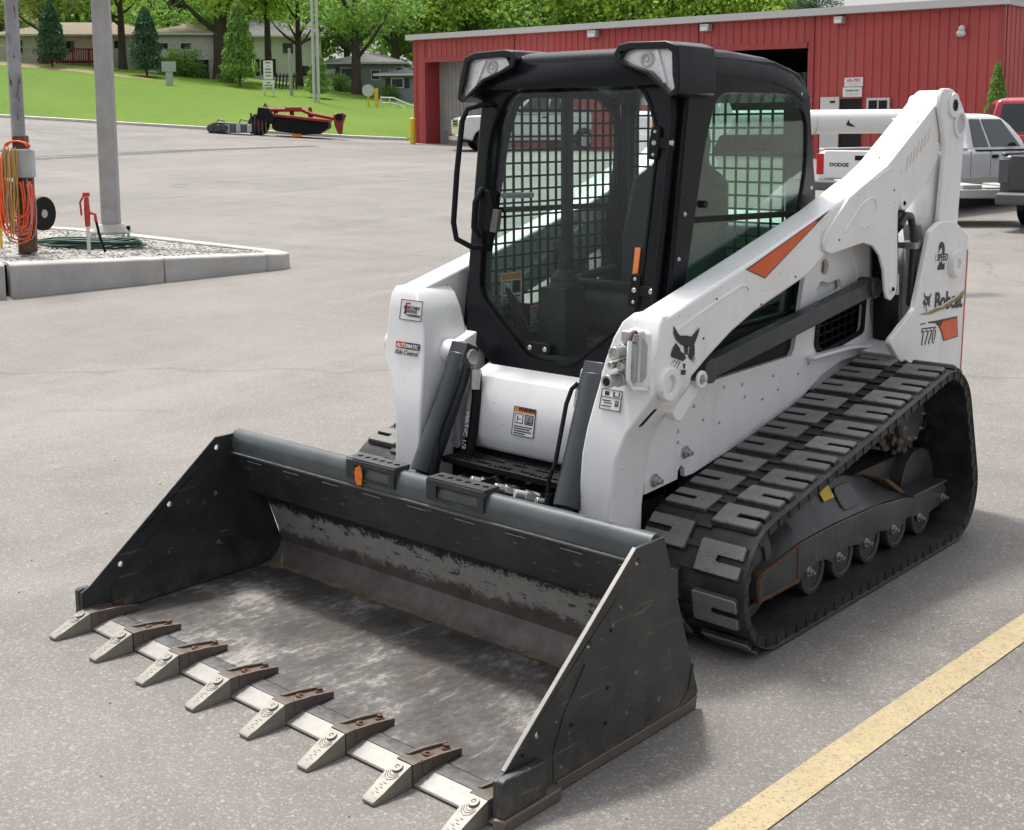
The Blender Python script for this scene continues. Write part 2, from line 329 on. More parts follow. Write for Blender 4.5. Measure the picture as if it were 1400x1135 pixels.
# ------------------------------------------------------------------ mesh helpers
class MB:
    def __init__(s): s.v = []; s.f = []; s.m = []
    def add(s, verts, faces, mi=0):
        o = len(s.v); s.v.extend([tuple(v) for v in verts]); s.f.extend([tuple(i + o for i in f) for f in faces]); s.m.extend([mi] * len(faces)); return s
    def box(s, c, d, rot=None, mi=0):
        x, y, z = (q / 2 for q in d); vs_ = [Vector((a * x, b * y, e * z)) for a in (-1, 1) for b in (-1, 1) for e in (-1, 1)]
        if rot is not None: vs_ = [rot @ v for v in vs_]
        c = Vector(c); return s.add([v + c for v in vs_], [(0, 1, 3, 2), (4, 6, 7, 5), (0, 4, 5, 1), (2, 3, 7, 6), (0, 2, 6, 4), (1, 5, 7, 3)], mi)
    def bb(s, x0, x1, y0, y1, z0, z1, mi=0): return s.box(((x0 + x1) / 2, (y0 + y1) / 2, (z0 + z1) / 2), (abs(x1 - x0), abs(y1 - y0), abs(z1 - z0)), None, mi)
    def prism(s, poly, a0, a1, axis='x', holes=(), mi=0, tf=None):
        """polygon in the plane normal to axis: x->(y,z)  y->(x,z)  z->(x,y)"""
        def P(p, a):
            q = {'x': (a, p[0], p[1]), 'y': (p[0], a, p[1]), 'z': (p[0], p[1], a)}[axis]
            return tf @ Vector(q) if tf is not None else q
        loops = [list(poly)] + [list(h) for h in holes]; flat = [p for l in loops for p in l]; n = len(flat)
        tris = tessellate_polygon([[Vector((p[0], p[1], 0)) for p in l] for l in loops])
        vs_ = [P(p, a0) for p in flat] + [P(p, a1) for p in flat]; fs = []
        if holes: fs += [tuple(t) for t in tris] + [tuple(i + n for i in reversed(t)) for t in tris]
        else: fs += [tuple(range(n)), tuple(n + i for i in reversed(range(n)))]
        k = 0
        for l in loops:
            for i in range(len(l)):
                a, b_ = k + i, k + (i + 1) % len(l); fs.append((a, b_, b_ + n, a + n))
            k += len(l)
        return s.add(vs_, fs, mi)
    def loft(s, rings, caps=True, closed=False, mi=0):
        n = len(rings[0]); vs_ = [p for r in rings for p in r]; fs = []
        m_ = len(rings); rng = m_ if closed else m_ - 1
        for j in range(rng):
            for i in range(n):
                a, b_ = j * n + i, j * n + (i + 1) % n; c, d = ((j + 1) % m_) * n + (i + 1) % n, ((j + 1) % m_) * n + i; fs.append((a, b_, c, d))
        if caps and not closed: fs += [tuple(reversed(range(n))), tuple((m_ - 1) * n + i for i in range(n))]
        return s.add(vs_, fs, mi)
    def cyl(s, p0, p1, r0, r1=None, n=16, caps=True, mi=0): return s.tube([p0, p1], [r0, r0 if r1 is None else r1], n, caps, mi)
    def tube(s, path, r, n=10, caps=True, mi=0):
        P = [Vector(p) for p in path]; rs = r if hasattr(r, '__len__') else [r] * len(P); rings = []
        d0 = (P[1] - P[0]).normalized(); a = d0.orthogonal().normalized()
        for i, p in enumerate(P):
            d = (P[min(i + 1, len(P) - 1)] - P[max(i - 1, 0)]).normalized()
            a = (a - d * a.dot(d)); a = a.normalized() if a.length > 1e-6 else d.orthogonal().normalized(); b_ = d.cross(a)
            rings.append([p + (a * math.cos(2 * math.pi * k / n) + b_ * math.sin(2 * math.pi * k / n)) * rs[i] for k in range(n)])
        return s.loft(rings, caps, False, mi)
    def ring(s, c, ax, r_in, r_out, h, n=24, mi=0):
        """flat washer / boss with a hole"""
        ax = Vector(ax).normalized(); a = ax.orthogonal().normalized(); b_ = ax.cross(a); c = Vector(c)
        def rg(r, k): return [c + ax * k + (a * math.cos(2 * math.pi * i / n) + b_ * math.sin(2 * math.pi * i / n)) * r for i in range(n)]
        return s.loft([rg(r_in, 0), rg(r_out, 0), rg(r_out, h), rg(r_in, h)], False, True, mi)
    def sphere(s, c, r, n=12, m_=8, sq=(1, 1, 1), mi=0):
        c = Vector(c); rings = []
        for j in range(m_ + 1):
            th = math.pi * j / m_; rr = max(math.sin(th), 1e-3)
            rings.append([c + Vector((math.cos(2 * math.pi * i / n) * rr * r * sq[0], math.sin(2 * math.pi * i / n) * rr * r * sq[1], math.cos(th) * r * sq[2])) for i in range(n)])
        return s.loft(rings, True, False, mi)
    def mesh(s, name, mats, smooth=35):
        me = bpy.data.meshes.new(name); me.from_pydata([tuple(v) for v in s.v], [], s.f)
        for x in (mats if isinstance(mats, (list, tuple)) else [mats]): me.materials.append(M[x] if isinstance(x, str) else x)
        if isinstance(mats, (list, tuple)): me.polygons.foreach_set('material_index', s.m)
        bm = bmesh.new(); bm.from_mesh(me); bmesh.ops.recalc_face_normals(bm, faces=bm.faces); bm.to_mesh(me); bm.free()
        if smooth:
            me.polygons.foreach_set('use_smooth', [True] * len(me.polygons)); me.set_sharp_from_angle(angle=R(smooth))
        return me
    def build(s, name, mats, parent=None, smooth=35, bevel=0, seg=2, loc=None, rot=None):
        return link(name, s.mesh(name, mats, smooth), parent, bevel, seg, loc, rot)
def link(name, me, parent=None, bevel=0, seg=2, loc=None, rot=None):
    o = bpy.data.objects.new(name, me); COL.objects.link(o)
    if parent is not None: o.parent = parent
    if loc is not None: o.location = loc
    if rot is not None: o.rotation_euler = rot
    if bevel:
        b = o.modifiers.new('bevel', 'BEVEL'); b.width = bevel; b.segments = seg; b.limit_method = 'ANGLE'; b.angle_limit = R(40); b.harden_normals = False
    return o
def empty(name, loc=(0, 0, 0), rz=0, label=None, cat=None, group=None):
    o = bpy.data.objects.new(name, None); COL.objects.link(o); o.location = loc; o.rotation_euler = (0, 0, rz); o.empty_display_size = .2
    return tag(o, label, cat, group)
def tag(o, label=None, cat=None, group=None, kind=None):
    for k, v in (('label', label), ('category', cat), ('group', group), ('kind', kind)):
        if v: o[k] = v
    return o
def copy_tree(o, parent=None):
    c = o.copy(); COL.objects.link(c); c.parent = parent
    for ch in o.children: copy_tree(ch, c)
    return c
def sub(name, me, parent, loc=(0, 0, 0), rot=(0, 0, 0), scl=(1, 1, 1)):
    o = bpy.data.objects.new(name, me); COL.objects.link(o); o.parent = parent; o.location = loc; o.rotation_euler = rot; o.scale = scl; return o
def rpoly(pts, r, seg=4):
    """polygon with its corners rounded by r (one number or one per corner)"""
    out = []; n = len(pts)
    for i in range(n):
        p, a, b_ = Vector(pts[i]), Vector(pts[i - 1]), Vector(pts[(i + 1) % n]); rr = r[i] if hasattr(r, '__len__') else r
        d1, d2 = a - p, b_ - p; l = min(rr, d1.length * .45, d2.length * .45)
        if l < 1e-4: out.append(tuple(p)); continue
        q0, q1 = p + d1.normalized() * l, p + d2.normalized() * l
        for k in range(seg + 1):
            t = k / seg; out.append(tuple(q0 * (1 - t) ** 2 + p * 2 * t * (1 - t) + q1 * t * t))
    return out
FONT = {}
def text_mesh(txt, size, bold=0.0, shear=0.0, ext=.0006, sx=1.0, align='CENTER'):
    cu = bpy.data.curves.new('lettering', 'FONT'); cu.body = txt; cu.size = size; cu.extrude = ext; cu.offset = bold; cu.shear = shear
    cu.align_x = align; cu.align_y = 'CENTER'; cu.resolution_u = 3
    o = bpy.data.objects.new('lettering', cu); COL.objects.link(o)
    dg = bpy.context.evaluated_depsgraph_get(); me = bpy.data.meshes.new_from_object(o.evaluated_get(dg))
    bpy.data.objects.remove(o); bpy.data.curves.remove(cu)
    if sx != 1:
        for v in me.vertices: v.co.x *= sx
    return me
def letter(name, txt, size, parent, org, ux, uy, mat, **kw):
    """flat lettering lying in the plane spanned by ux (reading direction) and uy (up)"""
    me = text_mesh(txt, size, **kw); me.materials.clear(); me.materials.append(M[mat])
    ux = Vector(ux).normalized(); uy = Vector(uy); uy = (uy - ux * uy.dot(ux)).normalized(); uz = ux.cross(uy)
    o = bpy.data.objects.new(name, me); COL.objects.link(o); o.parent = parent
    o.matrix_local = Matrix(((ux.x, uy.x, uz.x, org[0]), (ux.y, uy.y, uz.y, org[1]), (ux.z, uy.z, uz.z, org[2]), (0, 0, 0, 1)))
    return o
def mirx(poly): return [(-a, b_) for a, b_ in reversed(poly)]

# ------------------------------------------------------------------ the yard: s runs away from the loader towards the red building, t across
FH = Vector((math.sin(YAW), math.cos(YAW))); RH = Vector((math.cos(YAW), -math.sin(YAW))); O2 = Vector((3.07, -2.22))
def smax(a, w=4.0): return a if a > w else (0 if a < -w else (a + w) ** 2 / (4 * w))
def gz(s, t):
    z = .026 * smax(s - 10)
    k = min(1, max(0, (s - 25) / 32)); z += .065 * smax(-t - 4) * k
    if s > 57 and t < 8:
        sl = .042 + .0012 * min(26, max(0, -t - 5)); d = s - 57.2
        z += sl * min(d, 34) + max(0, d - 34) * .018
    return z
def yard(s, t, dz=0.0):
    p = O2 + FH * s + RH * t
    return Vector((p.x, p.y, gz(s, t) + dz))
YROT = math.atan2(FH.y, FH.x)          # heading of +s in the world
def sheet(name, mat, srange, trange, dz=0.0, inside=None):
    mb = MB(); idx = {}
    for i, s in enumerate(srange):
        for j, t in enumerate(trange): idx[i, j] = len(mb.v); mb.v.append(tuple(yard(s, t, dz)))
    for i in range(len(srange) - 1):
        for j in range(len(trange) - 1):
            mb.f.append((idx[i, j], idx[i, j + 1], idx[i + 1, j + 1], idx[i + 1, j])); mb.m.append(0)
    o = mb.build(name, mat, None, smooth=60); o['kind'] = 'structure'; return o
def lin(a, b_, n): return [a + (b_ - a) * i / (n - 1) for i in range(n)]
S1 = lin(-40, 6, 8) + lin(7, 57, 51) + [57.2, 60, 70, 90, 120, 200, 400, 900]
T1 = [-600, -300, -150, -90] + lin(-60, 30, 61) + [40, 60, 100, 200, 400, 600]
sheet('parking_lot', 'asphalt', S1, T1)
sheet('lawn', 'grass', [57.25, 58, 59, 60, 62, 65, 70, 75, 80, 85, 91.2, 95, 100, 120, 160, 240, 400], [-300, -150, -90] + lin(-60, -4.6, 40), .05)
# concrete kerb between lot and lawn
kb = MB(); ks = [(t, 57.05) for t in [-300, -150] + lin(-90, -4.7, 36)]
rings = []
for t, s in ks:
    a, b_ = yard(s, t), yard(s + .25, t); rings.append([a + Vector((0, 0, -.05)), a + Vector((0, 0, .13)), b_ + Vector((0, 0, .13)), b_ + Vector((0, 0, -.05))])
kb.loft(rings); tag(kb.build('kerb', 'kerbl', None), kind='structure')
# bare soil bank in front of the houses
mb = MB()
for i, (u0, s0, w0) in enumerate([]): pass
random.seed(31); rg = []
for k in range(70):
    t = -50 + 27 * k / 69; s = 92.5 - 6.5 * (k / 69) ** 1.3; w = (4.6 * (1 - (k / 69) ** 2) + .3) * random.uniform(.75, 1.15); s += random.uniform(-.35, .35)
    rg.append([yard(s - w / 2, t, .06), yard(s, t, .10), yard(s + w / 2, t, .07)])
for a, b_ in zip(rg, rg[1:]):
    for k in range(2): mb.add([a[k], a[k + 1], b_[k + 1], b_[k]], [(0, 1, 2, 3)])
tag(mb.build('bare_soil', 'tan', None, 60), kind='structure')
# tar seam across the lot, painted line beside the loader, faint tyre and salt lines
def strip(name, mat, pts, w, dz=.004):
    mb = MB(); L = []
    for i, (s, t) in enumerate(pts):
        a = Vector(pts[max(0, i - 1)]); b_ = Vector(pts[min(len(pts) - 1, i + 1)]); d = (b_ - a).normalized(); n = Vector((-d.y, d.x)) * w / 2
        L.append((yard(s + n.x, t + n.y, dz), yard(s - n.x, t - n.y, dz)))
    for a, b_ in zip(L, L[1:]): mb.add([a[0], a[1], b_[1], b_[0]], [(0, 1, 2, 3)])
    return tag(mb.build(name, mat, None, 60), kind='structure')
random.seed(4)
strip('tar_seam', 'joint', [(33.5 + 15.5 * k / 24 + random.uniform(-.1, .1), -16.5 + 9 * k / 24) for k in range(25)], .55)
strip('tar_seam', 'joint', [(34.2 + 14.8 * k / 24 + random.uniform(-.1, .1), -17.2 + 9.6 * k / 24) for k in range(25)], .12, .008)
strip('tar_seam', 'joint', [(52 + k * .1, -12 + k * .5) for k in range(18)], .18)
mb = MB()
yl = [(-4.0, 1.395, 1.500), (-1, 1.405, 1.515), (.4, 1.424, 1.535), (1.3, 1.452, 1.560), (2.2, 1.486, 1.592), (4, 1.552, 1.66), (9, 1.72, 1.83)]
for (y0, a0, b0), (y1, a1, b1) in zip(yl, yl[1:]): mb.add([(a0, y0, .004), (b0, y0, .004), (b1, y1, .004), (a1, y1, .004)], [(0, 1, 2, 3)])
tag(mb.build('painted_line', 'yline', None, 0), kind='structure')
# loose chips of stone on the lot round the loader
random.seed(8); mb = MB()
for _ in range(420):
    x, y = random.uniform(-6, 3.2), random.uniform(-1.2, 7)
    if -1.1 < x < 1.1 and -.2 < y < 3.6: continue
    r = random.choice([.003, .004, .004, .005, .007]); mb.sphere((x, y, r * .5 + gz(0, 0)), r, 5, 3, (1, .8, .7))
tag(mb.build('loose_grit', 'gravel', None, 0), 'scattered grit on the asphalt', 'grit', kind='stuff')

# ================================================================== the compact track loader
LD = empty('track_loader', (0, 0, 0), 0, 'white compact track loader with black cab and toothed black bucket', 'track loader')
def mir(mb):
    o = MB(); o.v = [(-x, y, z) for x, y, z in mb.v]; o.f = list(mb.f); o.m = list(mb.m); return o
def both(name, mb, mat, parent, **kw):
    a = mb.build(name, mat, parent if not isinstance(parent, tuple) else parent[0], **kw)
    b_ = mir(mb).build(name, mat, parent if not isinstance(parent, tuple) else parent[1], **kw)
    return a, b_
bolt_mb = MB(); bolt_mb.cyl((0, 0, 0), (0, 0, .004), .016, None, 16); bolt_mb.cyl((0, 0, .004), (0, 0, .014), .011, None, 6); bolt_mb.cyl((0, 0, .014), (0, 0, .024), .006, None, 10)
BOLT = bolt_mb.mesh('bolt', 'bolt', 30)
rv = MB(); rv.cyl((0, 0, 0), (0, 0, .004), .008, .005, 10); RIVET = rv.mesh('rivet', 'bolt', 30); RIVETB = rv.mesh('rivet', 'blackmat', 30)
def fast(me, parent, p, n=(1, 0, 0), k=1.0, name=None):
    o = sub(name or me.name.split('.')[0], me, parent, p); o.rotation_euler = Vector(n).to_track_quat('Z', 'Y').to_euler(); o.scale = (k, k, k); return o

# ---------------------------------------------------------------- bucket
inner = [(.10, .020), (.79, .020)] + [(.79 + .098 * math.sin(a), .118 - .098 * math.cos(a)) for a in [R(18 * k) for k in range(1, 6)]]
inner = inner[:-1] + [(.893, .105), (.878, .165), (.800, .37), (.752, .50)]
outer = [(y + .016, z) for y, z in reversed(inner[3:])]; outer = [(.77, .50)] + outer[1:] + [(.80, .006), (.10, .006)]
b = MB(); b.prism(inner + outer, -1.002, 1.002)
BK = b.build('bucket', 'binner', LD, smooth=30)
fl = MB(); fl.bb(-1.0, 1.0, .127, .825, .0205, .0245); fl.build('floor_plate', 'bfloor', BK)
dirt = MB(); random.seed(2); rr = []
for k in range(61):
    x = -.995 + 1.99 * k / 60; w = .012 + random.uniform(-.008, .012) + (.03 if k < 3 else 0); hh = .006 + random.uniform(-.003, .006)
    rr.append([(x, .868, .050 + random.uniform(-.006, .008)), (x, .848, .032 + hh * .6), (x, .832 - w, .0255), (x, .85, .022)])
dirt.loft(rr); dirt.build('dirt_fillet', 'dirt', BK, smooth=70)
side = [(.0, .035), (.0, .125), (.033, .14), (.592, .588), (.728, .588), (.916, .052), (.897, .010), (.02, .010)]
def hole(y, z, r=.011): return [(y + r * math.cos(2 * math.pi * k / 10), z + r * math.sin(2 * math.pi * k / 10)) for k in range(10)]
hs = [hole(.598, .547), hole(.377, .37), hole(.162, .192)]
sp = MB(); sp.prism(side, 1.003, 1.016, 'x', hs); both('side_plate', sp, 'bucket', BK, bevel=.002)
ln = MB(); ln.prism([(.115, .032), (.115, .115), (.62, .53), (.70, .53), (.876, .09), (.80, .032)], .995, 1.0025); both('side_liner', ln, 'bucket', BK)
d = Vector((.559, .448)).normalized()
eb = MB(); rt_ = Matrix.Rotation(math.atan2(d.y, d.x), 3, 'X')
p0, p1 = Vector((.033, .14)), Vector((.592, .588)); c = (p0 + p1) / 2 + Vector((-d.y, d.x)) * .0012
eb.box((1.0095, c.x, c.y), (.0125, (p1 - p0).length, .003), rt_); both('worn_edge', eb, 'lip', BK)
for sx in (1, -1):
    for (y, z) in ((.475, .382), (.10, .16), (.46, .22), (.30, .17), (.45, .12)): fast(RIVETB, BK, (sx * 1.0165, y, z), (sx, 0, 0), .8, 'plate_bolt')
for pth in ([(1.0175, .225, .03), (1.0175, .225, .12), (1.0175, .27, .21), (1.0175, .36, .32)], [(1.0175, .80, .03), (1.0175, .86, .07), (1.0175, .885, .15)]):
    wd = MB(); wd.tube(pth, .0028, 6); both('weld_seam', wd, 'bucket', BK)
ct = MB(); ct.prism([(-.004, .034), (-.004, .13), (.010, .138), (.165, .128), (.165, .034)], 1.0165, 1.043); both('side_cutter', ct, 'bucket', BK, bevel=.004)
cw = MB(); cw.prism([(1.016, -.018), (1.050, -.004), (1.050, .215), (1.040, .228), (1.016, .228)], .0, .033, 'z'); both('corner_shoe', cw, 'adapter', BK, bevel=.004)
ws = MB(); ws.prism([(.235, .004), (.235, .034), (.86, .036), (.905, .045), (.897, .004)], 1.0165, 1.0215); both('wear_strip', ws, 'adapter', BK, bevel=.002)
# top rail
rail = [(.765, .485), (.755, .545), (.745, .575), (.730, .592), (.710, .601), (.690, .598), (.676, .584), (.668, .560), (.668, .518), (.69, .50)]
rl = MB(); rl.prism(rail, -1.012, 1.0025); RAIL = rl.build('top_rail', 'rail', BK, smooth=50)
rp = MB(); rp.prism([(.664, .514), (.662, .508), (.722, .352), (.73, .348), (.81, .345), (.76, .49)], -1.0025, 1.0025); rp.build('rail_plate', 'bucket', BK, bevel=.003)
ra = MB(); ra.bb(-1.0, 1.0, .655, .667, .5145, .5185); ra.build('rail_ledge', 'lipgrey', BK)
random.seed(11)
for k in range(9):
    x = -.9 + k * .225; wb = MB(); wb.tube([(x, .664, .496), (x + .09, .664, .496)], .0025, 5); wb.build('weld_bead', 'lipgrey', BK)
for x0, x1 in ((-.312, -.062), (.096, .358)):
    st = MB()
    hl = [[(x0 + .03 + k * (x1 - x0 - .06) / 5 + .013 * math.cos(a), .705 + .010 * math.sin(a)) for a in [2 * math.pi * q / 10 for q in range(10)]] for k in range(6)]
    st.prism([(x0, .666), (x1, .666), (x1, .738), (x0, .738)], .609, .615, 'z', hl)
    st.prism([(x0, .540), (x1, .540), (x1, .610), (x0, .610)], .660, .666, 'y', [[(x0 + .045, .550), (x0 + .045, .592), (x1 - .030, .592), (x1 - .030, .550)]])
    for xx in (x0 + .003, x1 - .003): st.prism([(.666, .540), (.666, .609), (.738, .609), (.735, .60), (.69, .56)], xx - .003, xx + .003)
    S_ = st.build('step', 'bucket', BK, bevel=.0025)
random.seed(5)
sy = MB(); pts = []
for k in range(22):
    a = 2 * math.pi * k / 22; r = 1 + random.uniform(-.13, .13); pts.append((-.243 + .019 * r * math.cos(a), .556 + .036 * r * math.sin(a)))
sy.prism(pts, .6565, .6595, 'y'); sy.build('paint_spot', 'spray', BK, 0)
# cutting edge and teeth
lp = MB(); lp.prism([(0, .006), (.004, .012), (.066, .0265), (.066, .0)], -1.0, 1.0); lp.build('cutting_edge', 'lip', BK, bevel=.0015)
lg = MB(); lg.prism([(.067, .0), (.067, .0275), (.120, .0275), (.126, .0235), (.126, .0)], -1.0, 1.0); lg.build('lip_plate', 'lipgrey', BK)
def rect(x0, x1, y, z0, z1): return [(x0, y, z0), (x1, y, z0), (x1, y, z1), (x0, y, z1)]
def tooth_mesh():
    t = MB(); rs = []
    for y, w, z0, z1 in ((-.135, .040, .004, .011), (-.128, .046, .002, .016), (-.10, .050, .001, .026), (-.06, .054, .001, .043), (-.015, .058, .002, .061), (.0, .059, .003, .066)):
        rs.append(rect(-w / 2, w / 2, y, z0, z1))
    t.loft(rs); t.ring((0, -.022, .0585), (0, -.36, 1), .007, .016, .006, 14); t.sphere((0, -.022, .062), .008, 8, 4, (1, 1, .4))
    # forged ridges on the upper face
    zt = lambda y: .061 + (y + .015) * .40 if y > -.06 else .043 + (y + .06) * .425
    for rr in (.026, .034, .042):
        t.tube([(rr * .62 * math.sin(a), -.022 - rr * math.cos(a), zt(-.022 - rr * math.cos(a)) + .0005) for a in [-1.1, -.6, 0, .6, 1.1]], .0011, 5)
    for k in range(7):
        y = -.074 - k * .0075; t.box(((-1) ** k * .005, y, zt(y) + .0003), (.011, .0022, .0018), Matrix.Rotation(.1 * (-1) ** k, 3, 'Z'))
    return t.mesh('tooth', 'tooth', 40)
def adapter_mesh():
    t = MB()
    t.loft([rect(-.032, .032, .0005, .0, .067), rect(-.033, .033, .025, .0, .067), rect(-.031, .031, .05, .027, .058), rect(-.028, .028, .185, .0275, .036)])
    for sx in (-1, 1): t.loft([rect(sx * .0305 - .005, sx * .0305 + .005, .035, .027, .067), rect(sx * .030 - .005, sx * .030 + .005, .10, .027, .060), rect(sx * .028 - .0045, sx * .028 + .0045, .188, .027, .044)])
    return t.mesh('tooth_adapter', 'adapter', 35)
ab = MB(); ab.cyl((0, 0, 0), (0, 0, .008), .014, None, 14); ab.cyl((0, 0, .008), (0, 0, .017), .010, None, 6); AB = ab.mesh('adapter_bolt', 'rust', 30)
ah = MB(); ah.ring((0, 0, 0), (0, 0, 1), .008, .016, .006, 14); AH = ah.mesh('adapter_eye', 'rust', 30)
TM, AM = tooth_mesh(), adapter_mesh(); random.seed(3)
for k in range(8):
    x = -.974 + k * .2755
    sub('tooth', TM, BK, (x + random.uniform(-.003, .003), random.uniform(-.004, .004), 0), (0, 0, random.uniform(-.03, .03)))
    sub('tooth_adapter', AM, BK, (x, 0, 0)); sub('adapter_bolt', AB, BK, (x, .158, .038), (-.16, 0, random.random())); sub('adapter_eye', AH, BK, (x, .085, .052), (-.16, 0, 0))

# ---------------------------------------------------------------- tracks
def hull(pts):
    pts = sorted(set(pts)); lo, hi = [], []
    def cr(o, a, b_): return (a[0] - o[0]) * (b_[1] - o[1]) - (a[1] - o[1]) * (b_[0] - o[0])
    for p in pts:
        while len(lo) > 1 and cr(lo[-2], lo[-1], p) <= 0: lo.pop()
        lo.append(p)
    for p in reversed(pts):
        while len(hi) > 1 and cr(hi[-2], hi[-1], p) <= 0: hi.pop()
        hi.append(p)
    return lo[:-1] + hi[:-1]
def resample(loop, n):
    L = [0]; m_ = len(loop)
    for i in range(m_): L.append(L[-1] + (Vector(loop[(i + 1) % m_]) - Vector(loop[i])).length)
    out = []; j = 0
    for k in range(n):
        d_ = L[-1] * k / n
        while L[j + 1] < d_: j += 1
        t = (d_ - L[j]) / (L[j + 1] - L[j]); out.append(Vector(loop[j]).lerp(Vector(loop[(j + 1) % m_]), t))
    return out, L[-1]
CIRC = ((1.46, .237, .215), (2.845, .545, .205), (2.945, .225, .203))
cp = [(round(cx + r * math.cos(2 * math.pi * k / 72), 5), round(cz + r * math.sin(2 * math.pi * k / 72), 5)) for cx, cz, r in CIRC for k in range(72)]
NB = 132
PATH, PLEN = resample(hull(cp), NB)
def nrm(i):
    t = (PATH[(i + 1) % NB] - PATH[i - 1]).normalized(); return t, Vector((t.y, -t.x))
belt = MB(); rings = []
for i in range(NB):
    t, n = nrm(i); p = PATH[i]; r = []
    for x, o in ((.548, -.026), (.548, .004), (.540, .010), (.552, .014), (.968, .014), (.980, .010), (.972, .004), (.972, -.026)):
        q = p + n * o; r.append((x, q.x, q.y))
    rings.append(r)
belt.loft(rings, False, True)
for i in range(0, NB, 2):                       # drive lugs inside, cord ribs between the lug columns outside
    t, n = nrm(i); p = PATH[i]; rot = Matrix(((1, 0, 0), (0, t.x, n.x), (0, t.y, n.y)))
    for x, w in ((.690, .04), (.765, .04)):
        q = p - n * .040; belt.box((x, q.x, q.y), (w, .034, .034), rot)
    q = p + n * .016; belt.box((.760, q.x, q.y), (.075, .020, .014), rot)
    q = p - n * .010
    for x in (.966,): belt.box((x + .005, q.x, q.y), (.010, .020, .030), rot)
lgp = [(-.086, -.056), (.083, -.056), (.088, -.048), (.088, -.014), (-.008, -.014), (-.013, -.006), (-.008, .010), (.088, .010), (.088, .047), (.081, .054), (-.080, .054), (-.086, .047)]
lm = MB()
lm.loft([[(x * 1.03, y * 1.09, 0) for x, y in lgp], [(x, y, .013) for x, y in lgp], [(x * .97, y * .96, .018) for x, y in lgp]]); n_l = len(lgp)
lm.m = [0] * len(lm.f); lm.m[-1] = 1
for q in range(n_l): lm.m[n_l + q] = 1
LUG = lm.mesh('tread_lug', ['rubber', 'lug'], 30)
belts = both('track', belt, 'rubber', LD, smooth=40)
NL = 29; lrnd = random.Random(77)
for ti, sx in enumerate((1, -1)):
    for k in range(NL):
        for col in (0, 1):
            i = ((k + (.30 if col else 0)) * NB / NL); i0 = int(i) % NB; f = i - int(i); p = PATH[i0].lerp(PATH[(i0 + 1) % NB], f); t, n = nrm(i0); t2, n2 = nrm((i0 + 1) % NB); n = n.lerp(n2, f).normalized(); t = Vector((-n.y, n.x))
            q = p + n * .013; x = .873 if col else .648
            o = bpy.data.objects.new('tread_lug', LUG); COL.objects.link(o); o.parent = belts[ti]
            ax = Vector((1 if col else -1, 0, 0)) * sx; az = Vector((0, n.x, n.y)); ay = az.cross(ax)
            o.matrix_local = Matrix(((ax.x, ay.x, az.x, sx * x), (ax.y, ay.y, az.y, q.x), (ax.z, ay.z, az.z, q.y), (0, 0, 0, 1))) @ Matrix.Rotation(lrnd.uniform(-.025, .025), 4, 'Z') @ Matrix.Diagonal((lrnd.uniform(.96, 1.03), lrnd.uniform(.92, 1.04), lrnd.uniform(.75, 1.15), 1))
